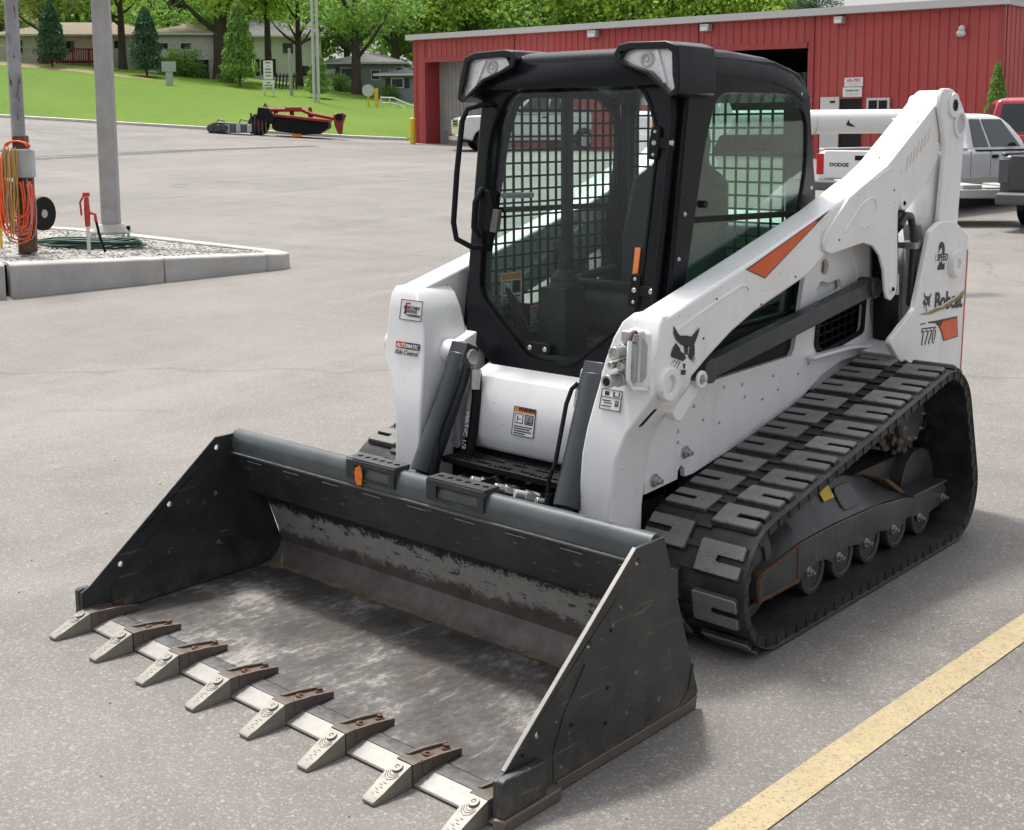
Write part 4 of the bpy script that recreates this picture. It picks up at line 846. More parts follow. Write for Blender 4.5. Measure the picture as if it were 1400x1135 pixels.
# latch, lower bumper, grab handle
x_ = MB(); x_.prism(rpoly([(-.412, 1.37), (-.352, 1.36), (-.34, 1.46), (-.37, 1.53), (-.415, 1.525)], .015), -.022, .012, 'y', tf=SH); x_.tube([(-.40, fy(1.52) - .02, 1.535), (-.408, fy(1.45) - .045, 1.48), (-.408, fy(1.38) - .045, 1.38), (-.395, fy(1.34) - .02, 1.335)], .013, 8); x_.build('door_latch', 'blackmat', CAB, bevel=.004)
x_ = MB(); x_.prism(rpoly([(-.355, 1.365), (-.315, 1.36), (-.310, 1.45), (-.35, 1.455)], .01), -.016, .008, 'y', tf=SH); x_.build('latch_plate', 'lipgrey', CAB, bevel=.003)
x_ = MB(); x_.prism(rpoly([(-.115, .915), (.010, .912), (.012, .955), (-.115, .958)], .02), -.012, .010, 'y', tf=SH); x_.build('glass_clamp', 'blackmat', CAB, bevel=.003)
for x in (-.09, -.015): fast(RIVET, CAB, (x, fy(.935) - .013, .935), (0, -1, .1), 1.3)
x_ = MB(); x_.tube([(-.40, fy(1.86, .0), 1.865), (-.415, fy(1.86, -.06), 1.862), (-.455, fy(1.84, -.09), 1.848), (-.47, fy(1.8, -.10), 1.80), (-.475, fy(1.6, -.10), 1.6), (-.47, fy(1.40, -.10), 1.40), (-.455, fy(1.33, -.09), 1.335), (-.41, fy(1.30, -.04), 1.30), (-.395, fy(1.30, .0), 1.30)], .0115, 10); x_.build('grab_handle', 'blackmat', CAB, smooth=60)
# roof with its two lamp pods
def rring(y, z, w=.497): return [(-w, y, z - .10), (-w, y, z - .045), (-w + .012, y, z - .016), (-w + .05, y, z - .002), (-.2, y, z + .003), (.2, y, z + .003), (w - .05, y, z - .002), (w - .012, y, z - .016), (w, y, z - .045), (w, y, z - .10)]
x_ = MB(); x_.loft([rring(1.525, 2.020), rring(1.54, 2.045), rring(1.58, 2.056), rring(1.9, 2.056), rring(2.18, 2.040), rring(2.33, 2.012), rring(2.42, 1.970), [(x, 2.475, max(z, 1.885)) for x, y, z in rring(2.475, 1.915)], [(x, 2.49, max(z, 1.875)) for x, y, z in rring(2.49, 1.90)]]); x_.build('roof', 'black', CAB, smooth=60)
x_ = MB(); x_.prism([(-.47, 1.925), (.47, 1.925), (.47, 1.96), (-.47, 1.96)], -.01, .1, 'y', tf=SH); x_.build('visor', 'blackmat', CAB, bevel=.006)
po = [(.235, 2.035), (.255, 2.066), (.30, 2.074), (.46, 2.070), (.515, 2.052), (.532, 1.96), (.535, 1.885), (.505, 1.872), (.455, 1.905), (.39, 1.955), (.30, 1.985), (.25, 2.0)]
pl_ = [(.270, 2.015), (.288, 2.040), (.325, 2.047), (.468, 2.043), (.490, 2.028), (.500, 1.955), (.515, 1.905), (.495, 1.892), (.465, 1.918), (.405, 1.966), (.32, 1.992)]
for sx in (1, -1):
    q = po if sx > 0 else mirx(po); l = pl_ if sx > 0 else mirx(pl_)
    x_ = MB(); x_.prism(q, -.075, .16, 'y', [l], tf=SH); PD = x_.build('lamp_pod', 'black', CAB, bevel=.008)
    x_ = MB(); x_.prism(l, -.052, .10, 'y', tf=SH); x_.build('lamp_back', 'reflector', CAB)
    x_ = MB(); x_.prism(l, -.068, -.063, 'y', tf=SH); x_.build('lamp_lens', 'lamp', CAB)
    cx_ = (.375 * sx, 2.010); x_ = MB(); x_.ring((cx_[0], fy(2.01, -.054), 2.008), (0, -1, 0), .020, .027, .006, 20); x_.sphere((cx_[0], fy(2.01, -.052), 2.008), .010, 10, 6); x_.build('lamp_bulb', 'chrome', CAB)
    x_ = MB(); x_.prism([(.405 * sx, 2.043), (.42 * sx, 2.043), (.47 * sx, 1.925), (.455 * sx, 1.925)], -.060, -.050, 'y', tf=SH); x_.build('lamp_divider', 'reflector', CAB)
# interior: screen on the far side, rear screen, seat, controls
def screen(y0, y1, z0, z1, x, n_cell=.056, bar=.0085):
    mb = MB(); ny = int((y1 - y0) / n_cell); nz = int((z1 - z0) / n_cell); hl = []
    ys = [y0 + (y1 - y0) * k / ny for k in range(ny + 1)]; zs = [z0 + (z1 - z0) * k / nz for k in range(nz + 1)]
    for yy in ys: mb.bb(x - .004, x + .004, yy - bar / 2, yy + bar / 2, z0, z1)
    for zz in zs: mb.bb(x - .0035, x + .0035, y0, y1, zz - bar / 2, zz + bar / 2)
    return mb
screen(1.56, 2.44, .97, 1.90, -.455, .052, .0085).build('side_screen', 'blackmat', CAB)
screen(1.60, 2.44, 1.10, 1.90, .455).build('side_screen', 'blackmat', CAB) if False else None
mb = screen(-.40, .40, 1.20, 1.88, 2.44); mb.v = [(y, x, z) for x, y, z in mb.v]; mb.build('rear_screen', 'blackmat', CAB)
x_ = MB(); x_.prism([(-.46, 1.02), (.46, 1.02), (.46, 1.99), (-.46, 1.99)], 2.47, 2.50, 'y', [rpoly([(-.40, 1.22), (.40, 1.22), (.38, 1.88), (-.38, 1.88)], .06)]); x_.build('rear_frame', 'black', CAB)
x_ = MB(); x_.bb(-.46, -.425, 2.035, 2.085, 1.0, 1.98); x_.build('side_post', 'interior', CAB, bevel=.006)
x_ = MB(); x_.bb(-.46, .46, 1.56, 2.46, .80, .86); x_.bb(-.465, -.45, 1.52, 2.46, .80, .955); x_.bb(.45, .465, 1.62, 2.46, .80, .99); x_.build('cab_floor', 'interior', CAB)
x_ = MB(); x_.loft([[(-.24, y, z0), (.24, y, z0), (.24, y, z1), (-.24, y, z1)] for y, z0, z1 in ((1.86, .95, 1.08), (1.90, .93, 1.11), (2.15, .93, 1.10), (2.22, .93, 1.12))]); 
x_.loft([[(-w, y0, z), (w, y0, z), (w, y1, z), (-w, y1, z)] for z, w, y0, y1 in ((1.05, .22, 2.14, 2.28), (1.3, .24, 2.17, 2.30), (1.55, .22, 2.22, 2.33), (1.62, .12, 2.24, 2.33), (1.70, .13, 2.23, 2.33), (1.82, .11, 2.26, 2.33))]); x_.build('seat', 'interior', CAB, bevel=.03, seg=3)
x_ = MB(); x_.tube([(-.30, 2.20, 1.16), (-.29, 1.95, 1.14), (-.24, 1.90, 1.13), (.24, 1.90, 1.13), (.29, 1.95, 1.14), (.30, 2.20, 1.16)], .02, 10); x_.build('seat_bar', 'blackmat', CAB, smooth=60)
for sx in (-1, 1):
    jx = -.205 if sx < 0 else .30
    x_ = MB(); x_.loft([[(jx - w, 1.74 - w, z), (jx + w, 1.74 - w, z), (jx + w, 1.74 + w, z), (jx - w, 1.74 + w, z)] for z, w in ((.86, .075), (1.05, .07), (1.13, .065))]); x_.tube([(jx, 1.75, 1.12), (jx, 1.75, 1.135), (jx, 1.75, 1.15), (jx, 1.75, 1.165), (jx, 1.75, 1.18), (jx, 1.75, 1.20)], [.062, .066, .055, .058, .046, .028], 18); x_.tube([(jx, 1.75, 1.19), (jx + .004, 1.745, 1.24), (jx, 1.74, 1.275), (jx - .012, 1.735, 1.30), (jx - .03, 1.73, 1.312)], [.02, .022, .026, .028, .018], 12); x_.build('joystick', 'interior', CAB, bevel=.004)
x_ = MB(); x_.cyl((-.40, 1.60, 1.50), (-.40, 1.78, 1.495), .012, None, 8); x_.build('wiper_motor', 'boxgrey', CAB)
x_ = MB(); x_.prism(rpoly([(1.60, .86), (1.95, .86), (1.90, 1.02), (1.62, 1.06)], .03), -.45, -.40); x_.build('side_console', 'interior', CAB, bevel=.006)
for k in range(3):
    x_ = MB(); x_.tube([(-.40, 1.62, 1.12), (-.36, 1.60 + .02 * k, 1.05), (-.30 + .03 * k, 1.58, .96), (-.27 + .03 * k, 1.60, .90)], .007, 6); x_.build('cab_wire', 'blackmat', CAB)
def sticker(name, parent, org, ux, uy, w, h, parts):
    """printed label: parts = (material, [x0,y0,x1,y1] in 0..1), laid on a white base"""
    ux = Vector(ux).normalized(); uy = (Vector(uy) - ux * Vector(uy).dot(ux)).normalized(); uz = ux.cross(uy); org = Vector(org); o = None
    for i, (mt, (a, c, b_, d)) in enumerate([('decalwhite', (0, 0, 1, 1))] + parts):
        mb = MB(); z0 = .0004 + .0005 * min(i, 3)
        P = [org + ux * (p - .5) * w + uy * (q - .5) * h + uz * zz for zz in (0, z0) for p, q in ((a, c), (b_, c), (b_, d), (a, d))]
        mb.add(P, [(0, 1, 2, 3), (4, 5, 6, 7), (0, 1, 5, 4), (1, 2, 6, 5), (2, 3, 7, 6), (3, 0, 4, 7)])
        x = mb.build(name if i == 0 else 'print_mark', mt, parent, 0)
        if i == 0: o = x
    return o
WARN = [('warn', (.03, .80, .97, .97)), ('decalblack', (.08, .42, .46, .76)), ('decalwhite', (.11, .45, .43, .73)), ('decalblack', (.54, .42, .92, .76)), ('decalwhite', (.57, .45, .89, .73)), ('decalblack', (.18, .48, .24, .68)), ('decalblack', (.24, .55, .38, .59)), ('decalblack', (.62, .47, .84, .51)), ('decalblack', (.72, .51, .76, .69)), ('decalblack', (.08, .30, .90, .335)), ('decalblack', (.08, .22, .80, .255)), ('decalblack', (.08, .14, .90, .175)), ('decalblack', (.08, .06, .6, .095))]
sticker('warning_label', CAB, (-.448, 1.70, 1.10), (0, 1, 0), (0, 0, 1), .13, .15, WARN)
sticker('warning_label', CAB, (-.398, 1.80, .975), (0, 1, 0), (0, 0, 1), .075, .11, WARN)

# ---------------------------------------------------------------- decals
def legy(z, off=-.003):
    for (a, b_) in zip(leg, leg[1:]):
        if a[4] <= z <= b_[4]: return a[2] + (b_[2] - a[2]) * (z - a[4]) / (b_[4] - a[4]) + off
    return 1.2
CAT = dict(head=[(-.074, .088), (-.054, .064), (-.037, .05), (-.002, .046), (.033, .038), (.057, .05), (.084, .064), (.069, .035), (.052, .012), (.046, .001), (.005, .006), (-.03, .018), (-.059, .038), (-.073, .06)],
    cl=[(-.061, .027), (-.039, .009), (-.032, -.005), (-.012, -.015), (.001, -.033), (-.018, -.041), (-.047, -.03), (-.084, -.018), (-.089, -.008), (-.076, .014)],
    cr=[(.022, .001), (.052, .004), (.053, -.028), (.029, -.043), (.014, -.028), (.019, -.016)], mid=[(-.012, .012), (.012, .008), (.010, -.022), (-.004, -.020)],
    chin=[(-.026, -.07), (.001, -.074), (-.003, -.09), (-.025, -.087)], nose=[(-.014, -.050), (-.002, -.052), (-.006, -.068), (-.011, -.067)])
WH = [((-.064, -.031), (-.089, -.041)), ((-.047, -.035), (-.075, -.056)), ((-.035, -.04), (-.057, -.065)), ((.041, -.032), (.065, -.042)), ((.041, -.039), (.069, -.053)), ((.035, -.041), (.059, -.06))]
def emblem(parent, x, y, z, k, sx=1):
    mb = MB()
    for p in CAT.values(): mb.prism([(y + a * k, z + c * k) for a, c in p], x, x + .0014 * sx)
    for (a, c), (b_, d) in WH:
        n = Vector((-(d - c), b_ - a)).normalized() * .0016; mb.prism([(y + (a + n.x) * k, z + (c + n.y) * k), (y + (a - n.x) * k, z + (c - n.y) * k), (y + b_ * k, z + d * k)], x, x + .0012 * sx)
    return mb.build('cat_head_emblem', 'decalblack', parent, 0)
emblem(A1, .6600, 1.355, 1.02, 1.0)
x_ = MB(); x_.prism([(1.738, 1.2585), (1.874, 1.214), (2.362, 1.4445)], .6562, .6570); x_.build('wedge_outline', 'decalblack', A1, 0)
x_ = MB(); x_.prism([(1.750, 1.2570), (1.872, 1.2185), (2.26, 1.4010), (2.235, 1.4045)], .6570, .6578); x_.build('orange_wedge', 'orange', A1, 0)
TW = [o for o in LD.children if o.name.startswith('rear_tower')][0]
emblem(TW, .7205, 3.155, 1.000, .50)
letter('brand_lettering', 'Bobcat', .112, TW, (.7222, 3.385, .978), (0, 1, -.055), (0, 0, 1), 'decalblack', bold=.003, sx=.98)
x_ = MB(); x_.prism([(3.07, .950), (3.18, .951), (3.345, .966), (3.45, .984), (3.575, 1.012), (3.57, .995), (3.45, .968), (3.345, .950), (3.191, .938)], .7235, .7242); x_.build('torn_strip', 'gold', TW, 0)
x_ = MB(); x_.prism([(3.10, .957), (3.30, .967), (3.50, 1.0), (3.48, .990), (3.30, .960)], .7243, .7248); x_.build('torn_strip', 'decalwhite', TW, 0)
x_ = MB(); x_.prism([(3.094, .906), (3.144, .905), (3.144, .900), (3.094, .901)], .7205, .7215); x_.prism([(3.174, .906), (3.25, .902), (3.49, .896), (3.508, .797), (3.345, .797), (3.318, .84), (3.285, .872), (3.246, .892), (3.174, .899)], .7205, .7215); x_.build('flag_outline', 'decalblack', TW, 0)
x_ = MB(); x_.prism([(3.33, .890), (3.481, .889), (3.50, .802), (3.349, .802), (3.324, .843), (3.30, .868)], .7216, .7224); x_.build('orange_flag', 'orange', TW, 0)
letter('model_lettering', 'T770', .098, TW, (.7212, 3.175, .838), (0, 1, -.06), (0, 0, 1), 'decalblack', bold=.0045, shear=.25, sx=.78)
letter('model_lettering', 'T770', .098, TW, (.7228, 3.175, .838), (0, 1, -.06), (0, 0, 1), 'decalwhite', bold=-.0012, shear=.25, sx=.78)
letter('speed_numeral', '2', .165, TW, (.7212, 3.290, 1.185), (0, 1, -.05), (0, 0, 1), 'decalblack', bold=.006, sx=.9)
x_ = MB(); x_.prism([(3.225, 1.170), (3.36, 1.163), (3.36, 1.198), (3.225, 1.205)], .7224, .7230); x_.build('speed_band', 'decalwhite', TW, 0)
letter('speed_lettering', 'SPEED', .043, TW, (.7238, 3.293, 1.184), (0, 1, -.05), (0, 0, 1), 'decalblack', bold=.001, shear=.15)
random.seed(9)
for k in range(7):
    x_ = MB(); y0, z0 = 3.0 + k * .035, 1.575 + k * .020; x_.prism([(y0, z0), (y0 + .012, z0 + .004), (y0 + .03, z0 + .06 + random.uniform(0, .02)), (y0 + .02, z0 + .062)], .6682, .6687); x_.build('glue_mark', 'skin_tan' if k > 3 else 'trim', A1, 0)
# right arm front labels, left arm service label, warning on the front panel
A2 = ARM[1]
def on_leg(z): return (legy(z + .02) - legy(z - .02)) / .04
z = 1.063; sticker('option_label', A2, (-.522, legy(z) - .0005, z), (1, 0, 0), (0, on_leg(z), 1), .125, .082, [('decalblack', (.01, .01, .99, .04)), ('decalblack', (.01, .96, .99, .99)), ('decalblack', (.01, .01, .03, .99)), ('decalblack', (.97, .01, .99, .99)), ('decalred', (.22, .30, .30, .84)), ('decalred', (.30, .78, .46, .86)), ('decalred', (.30, .24, .44, .30))])
for k, (t, zz, xo, s_) in enumerate((('SELECTABLE', 1.073, -.518, .0165), ('JOYSTICK', 1.058, -.522, .0165), ('CONTROLS', 1.043, -.500, .0125))): letter('label_lettering', t, s_, A2, (xo, legy(zz) - .004, zz), (1, 0, 0), (0, on_leg(zz), 1), 'decalblack', shear=.2, bold=.0004)
z = .925; sticker('option_label', A2, (-.520, legy(z) - .0005, z), (1, 0, 0), (0, on_leg(z), 1), .135, .026, [('decalred', (0, 0, .42, 1)), ('decalblack', (.42, 0, 1, 1))])
letter('label_lettering', 'AUTOMATIC', .021, A2, (-.520, legy(.925) - .0036, .924), (1, 0, 0), (0, on_leg(.925), 1), 'decalwhite', shear=.2, bold=.0005)
letter('label_lettering', 'Ride Control', .026, A2, (-.524, legy(.897) - .002, .897), (1, 0, 0), (0, on_leg(.89), 1), 'decalblack', shear=.25, bold=.0004, sx=.92)
z = .852; sticker('service_label', A1, (.495, legy(z) - .0005, z), (1, 0, 0), (0, on_leg(z), 1), .088, .070, [('decalblack', (0, 0, 1, .03)), ('decalblack', (0, .97, 1, 1)), ('decalblack', (0, 0, .025, 1)), ('decalblack', (.975, 0, 1, 1)), ('decalblack', (.02, .60, .98, .63)), ('decalblack', (.18, .70, .38, .90)), ('decalblack', (.58, .68, .64, .92)), ('decalblack', (.64, .68, .86, .72)), ('decalblack', (.84, .68, .88, .92)), ('decalblack', (.10, .42, .50, .47)), ('decalblack', (.20, .32, .58, .36)), ('decalblack', (.10, .16, .56, .20)), ('decalblack', (.72, .22, .88, .50)), ('decalwhite', (.75, .26, .85, .46)), ('decalblack', (.79, .28, .81, .44))])
sticker('warning_label', FP, (-.008, 1.2745, .678), (1, 0, 0), (0, .18, 1), .108, .108, WARN + [('decalblack', (0, 0, 1, .018)), ('decalblack', (0, .982, 1, 1)), ('decalblack', (0, 0, .018, 1)), ('decalblack', (.982, 0, 1, 1))])
letter('label_lettering', 'WARNING', .018, FP, (.004, 1.2805, .7225), (1, 0, 0), (0, .18, 1), 'decalblack', bold=.0006)

# ================================================================== the yard behind
def yv(s, u, z):      # point at distance s in the yard, in the direction of column u (1400-wide survey picture), absolute height z
    t = (u - 700) / 1735 * s; p = yard(s, t); return Vector((p.x, p.y, z))
def ys(s, u): return s, (u - 700) / 1735 * s
def place(s, u, dz=0): return yard(*ys(s, u), dz)

# ---------------------------------------------------------------- kerbed gravel island with poles
def isl(s, t, z): p = yard(s, t); return Vector((p.x, p.y, z))
ISL = [(12.9, -5.13), (15.05, -2.72), (15.25, -2.68), (15.55, -2.84), (18.9, -6.3), (20.5, -9.5), (19.5, -13), (12.3, -13)]
ztop = lambda s, t: .36 - .0199 * (s - 15) - .0275 * (t + 4)
outer_ = [isl(s, t, ztop(s, t)) for s, t in ISL]; cen = sum((Vector(p) for p in ISL), Vector((0, 0))) / len(ISL)
innr = []
for s, t in ISL:
    d = (cen - Vector((s, t))).normalized() * .30; innr.append((s + d.x, t + d.y))
gv = MB(); gv.add([isl(s, t, ztop(s, t) - .03) for s, t in innr], [tuple(range(len(innr)))])
tag(gv.build('gravel_bed', 'gravel', None, 0), kind='structure')
random.seed(12); gs_ = MB()
for _ in range(2600):
    k = random.randrange(len(innr) - 2); a, b_, c = Vector(innr[k]), Vector(innr[k + 1]), cen
    r1, r2 = random.random(), random.random()
    if r1 + r2 > 1: r1, r2 = 1 - r1, 1 - r2
    p = c + (a - c) * r1 + (b_ - c) * r2; q = isl(p.x, p.y, ztop(p.x, p.y) - .028)
    gs_.sphere(q, random.uniform(.012, .024), 5, 3, (1, .85, .6))
tag(gs_.build('gravel', 'gravel', None, 0), 'pale crushed stone filling the kerbed island', 'gravel', kind='stuff')
# kerb blocks: front run of three cast lengths and the back run
IS = empty('kerb_island', isl(15, -4.5, 0), 0, 'pale concrete kerb round the gravel island with the poles', 'kerb')
def kerb_block(p, q, pi, qi, g=.006):
    (s0, t0), (s1, t1) = p, q; mb = MB(); rings = []
    for k in (0, 1):
        s, t = ((s0, t0), (s1, t1))[k]; si, ti = (pi, qi)[k]; zz = ztop(s, t); gr_ = gz(s, t) - .06
        rings.append([isl(s, t, gr_), isl(s, t, zz - .02), isl(s + (si - s) * .08, t + (ti - t) * .08, zz), isl(si, ti, zz), isl(si, ti, gr_)])
    mb.loft(rings); o = mb.build('kerb_block', 'concrete', None, 30, bevel=.01); o.parent = IS; o.matrix_parent_inverse = Matrix.Translation(-Vector(IS.location)); return o
def lerp2(a, b_, k): return (a[0] + (b_[0] - a[0]) * k, a[1] + (b_[1] - a[1]) * k)
fr0, fr1 = ISL[0], ISL[1]; in0, in1 = innr[0], innr[1]; far0, fari = (11.6, -10.2), (11.9, -10.3)
for a, b_ in ((0, .525), (.53, .93), (.934, 1.0)): kerb_block(lerp2(fr0, fr1, a), lerp2(fr0, fr1, b_), lerp2(in0, in1, a), lerp2(in0, in1, b_))
for k in range(1, 5): kerb_block(ISL[k], ISL[k + 1], innr[k], innr[k + 1])
kerb_block((12.87, -5.17), (12.5, -9.5), (13.2, -5.35), (13.0, -9.5))

def round_pole(name, base, h, r, mat, label, cat, lean=(0, 0)):
    o = empty(name, base, 0, label, cat); mb = MB(); mb.tube([(0, 0, -.05), (lean[0] * .5, lean[1] * .5, h * .5), (lean[0], lean[1], h)], [r, r * .95, r * .88], 20); mb.build('pole', mat, o, 60); return o
# square lamp post with cast base
b0 = isl(17.3, -5.46, ztop(17.3, -5.46) - .03)
LP = empty('lamp_post', b0, YROT + .12, 'square grey steel lamp post on a cast foot in the gravel', 'lamp post')
mb = MB(); mb.loft([[(-.115, -.115, .16), (.115, -.115, .16), (.115, .115, .16), (-.115, .115, .16)], [(-.105, -.105, 7), (.105, -.105, 7), (.105, .105, 7), (-.105, .105, 7)]]); mb.build('pole', 'pole', LP, bevel=.02, seg=3)
mb = MB(); mb.loft([[(-w, -w, z), (w, -w, z), (w, w, z), (-w, w, z)] for z, w in ((.07, .235), (.10, .235), (.20, .15), (.205, .12))]); mb.build('base_cover', 'pole', LP, bevel=.01)
for a in (-.19, .19):
    for c in (-.19, .19): mb = MB(); mb.cyl((a, c, .0), (a, c, .09), .02, None, 8); mb.build('anchor_bolt', 'bolt', LP)
mb = MB(); mb.bb(-.03, .03, -.245, -.2, .11, .17); mb.build('base_lug', 'blackmat', LP)
# round pole with flaking paint, timber post, box, cords
b1 = isl(14.9, -5.73, ztop(14.9, -5.73) - .03)
PP = empty('painted_pole', b1, 0, 'round grey pole with flaking paint behind the coiled cords', 'pole')
mb = MB(); mb.tube([(0, 0, 0), (-.015, 0, 3), (-.03, -.01, 6)], [.078, .076, .074], 20); mb.build('pole', 'polepaint', PP, 60)
random.seed(14)
for k in range(18):
    a = random.uniform(-1.8, .1); z = random.uniform(1.3, 3.0); mb = MB(); r = .0785
    pts = [(a + random.uniform(-.12, .12), z + random.uniform(-.07, .07)) for _ in range(6)]; cx0 = sum(p[0] for p in pts) / 6; cz0 = sum(p[1] for p in pts) / 6; pts.sort(key=lambda p: math.atan2(p[1] - cz0, p[0] - cx0))
    mb.add([(r * math.cos(q) - .005 * zz, r * math.sin(q), zz) for q, zz in pts], [tuple(range(6))]); mb.build('bare_flake', 'rust' if k % 2 else 'dark', PP, 0)
b2 = isl(14.5, -5.56, ztop(14.5, -5.56) - .03)
TP = empty('timber_post', b2, YROT, 'short weathered timber post carrying a grey meter box and cords', 'post')
mb = MB(); mb.bb(-.07, .07, -.07, .07, 0, 1.35); mb.build('post', 'wood', TP, bevel=.01)
mb = MB(); mb.bb(-.17, -.10, -.17, -.04, .04, 1.0); mb.build('side_board', 'wood', TP, bevel=.008)
mb = MB(); mb.tube([(-.10, -.12, 0), (-.10, -.12, .95)], .028, 10); mb.build('conduit', 'boxgrey', TP)
BX = empty('meter_box', b2 + Vector((0, 0, .88)), YROT, 'pale grey metal outlet box on the timber post', 'box')
mb = MB(); mb.bb(-.20, -.075, -.185, .145, .0, .31); mb.build('case', 'boxgrey', BX, bevel=.012)
mb = MB(); mb.bb(-.215, -.19, -.195, .155, .29, .32); mb.build('lid', 'boxgrey', BX, bevel=.006)
def cord(name, label, mat, seed, n, r, w, z0, z1, off, group='cords hanging on the timber post'):
    random.seed(seed); o = empty(name, b2, YROT, label, 'cord', group)
    for k in range(n):
        x = -.235 - random.uniform(0, .07); c = off + random.uniform(-.03, .03); ww = w * random.uniform(.55, 1.1); lo = random.uniform(z0, z0 + .35); hi = z1 + random.uniform(-.08, .02); path = []
        for q in range(17):
            a = math.pi * q / 16; ca = math.cos(a); zz = lo + (hi - lo) * abs(ca) ** 1.9; path.append((x + .03 * math.sin(3 * a + k), c + ww * math.copysign(abs(ca) ** .55, ca) * (1 - .35 * abs(ca) ** 3), zz + .015 * math.sin(5 * a + k)))
        mb = MB(); mb.tube(path, r, 6); mb.build('loop', mat, o, 70)
    return o
cord('extension_cord', 'bright orange extension cord in long loops on the timber post', 'cordor', 1, 12, .0085, .24, .15, .86, -.02)
cord('extension_cord', 'red orange cord hanging beside the left edge of the meter box', 'cordor', 7, 6, .0085, .06, .30, 1.16, .19)
cord('extension_cord', 'tan extension cord hanging over the front of the meter box', 'cordyel', 2, 8, .0075, .07, .12, 1.22, .03)
cord('extension_cord', 'faded pink cord looped low on the timber post', 'cordpk', 3, 6, .007, .17, .08, .85, -.06)
o = empty('extension_cord', b2, YROT, 'orange cord coiled on top of the meter box', 'cord', 'cords hanging on the timber post')
mb = MB(); mb.tube([(-.12 + .05 * math.cos(a * .7), .0 + .13 * math.cos(a), 1.22 + .07 * abs(math.sin(a))) for a in [k * .35 for k in range(40)]], .009, 6); mb.build('loop', 'cordor', o, 70)
wr = empty('hose_reel', isl(14.75, -5.56, ztop(14.7, -5.4)), YROT, 'dark wheel leaning behind the orange cords', 'wheel')
mb = MB(); mb.ring((.1, -.10, .42), (.35, .93, 0), .05, .20, .05, 28); mb.build('rim', 'blackmat', wr, bevel=.01); mb = MB(); mb.cyl((.1, -.10, .42), (.12, -.05, .42), .05, None, 14); mb.build('hub', 'bolt', wr)
bz = isl(15.9, -5.0, ztop(15.9, -5.0) - .02)
for k, (cs, ct, rr_, tn) in enumerate(((15.6, -5.12, .44, 9),)):
    hz_ = empty('garden_hose', isl(cs, ct, ztop(cs, ct) - .02), YROT, 'dark green garden hose coiled on the gravel', 'hose'); random.seed(6)
    for q in range(7):
        pts = []; r0 = rr_ * random.uniform(.75, 1.25); ox, oy = random.uniform(-.10, .10), random.uniform(-.2, .2)
        for j in range(33): a = 2 * math.pi * j / 32; pts.append((ox + r0 * .55 * math.cos(a) * (1 + .1 * math.sin(2 * a + q)), oy + r0 * 1.15 * math.sin(a), .015 + .014 * q + .01 * math.sin(3 * a + q)))
        mb = MB(); mb.tube(pts, .0145, 8); mb.build('coil', 'hosegreen', hz_, 70)
HY = empty('yard_hydrant', isl(14.75, -4.93, ztop(14.75, -4.93) - .03), YROT, 'red yard hydrant on a white standpipe beside the green hose', 'hydrant')
mb = MB(); mb.cyl((0, 0, 0), (0, 0, .34), .02, None, 12); mb.build('standpipe', 'siding', HY)
mb = MB(); mb.tube([(0, 0, .32), (0, 0, .5), (0, 0, .66)], [.030, .034, .026], 12); mb.box((0, .0, .69), (.06, .07, .05)); mb.build('head', 'red', HY, bevel=.006)
mb = MB(); mb.tube([(0, .02, .70), (-.02, .07, .60), (-.02, .06, .45)], .012, 8); mb.build('lever', 'red', HY)
mb = MB(); mb.tube([(0, -.03, .48), (0, -.09, .46), (0, -.10, .36)], .018, 8); mb.build('spout', 'red', HY); mb = MB(); mb.tube([(0, -.10, .38), (-.02, -.14, .2), (-.03, -.2, .02)], .016, 8); mb.build('hose_tail', 'blackmat', HY)
YM = empty('marker_rod', isl(15.3, -6.17, ztop(15.3, -6.1)), 0, 'thin yellow marker rod at the left edge of the island', 'marker'); mb = MB(); mb.cyl((0, 0, -.1), (0, 0, 1.75), .018, None, 10); mb.build('rod', 'yellow', YM); mb = MB(); mb.bb(-.03, .03, -.03, .03, .75, 1.15); mb.build('clip', 'blackmat', YM)
FL = empty('floor_pipe', isl(14.3, -6.1, ztop(14.3, -6.1)), 0, 'low grey pipe rail entering the frame on the left of the island', 'pipe'); mb = MB(); mb.tube([(-.5, -.5, .18), (-.1, -.1, .18), (.05, .05, .10), (.15, .15, 0)], .02, 8); mb.build('rail', 'pole', FL)

# ---------------------------------------------------------------- red metal building
sR, sL = 36.9, 55.0
c0 = Vector((sR, .382 * sR)); c1 = Vector((sL, -.0744 * sL))
BLEN = (c1 - c0).length; bdir = (c1 - c0).normalized()                                       # along the front wall, from the near corner to the far end
def bpt(a, back, z):                                                                          # a along the wall, back behind it
    n = Vector((bdir.y * -1, bdir.x)); n = n if n.x > 0 else -n
    q = c0 + bdir * a + n * back; p = O2 + FH * q.x + RH * q.y; return Vector((p.x, p.y, z))
ev = lambda a: 5.23 + (5.58 - 5.23) * a / BLEN
gb = lambda a: (.74 + (1.15 - .74) * a / BLEN) - .12
def acol(u):                                                                                   # where along the wall a survey column falls
    k = (u - 700) / 1735; return (k * c0.x - c0.y) / (bdir.y - k * bdir.x)
RB = empty('metal_building', bpt(0, 0, .6), 0, 'long red ribbed metal building with open bays at the back of the lot', 'building')
RB_INV = Matrix.Translation(-Vector(RB.location))
def rb(mb, name, mat, parent=None, **kw):
    o = mb.build(name, mat, None, **kw); o.parent = parent or RB
    if parent is None: o.matrix_parent_inverse = RB_INV
    return o
def panel(a0, a1, z0a, z1a, back, th, name, mat, **kw):
    mb = MB(); P = [bpt(a, bk, z) for bk in (back, back + th) for a, z in ((a0, z0a(a0)), (a1, z0a(a1)), (a1, z1a(a1)), (a0, z1a(a0)))]
    mb.add(P, [(0, 1, 2, 3), (4, 5, 6, 7), (0, 1, 5, 4), (1, 2, 6, 5), (2, 3, 7, 6), (3, 0, 4, 7)]); return rb(mb, name, mat, **kw)
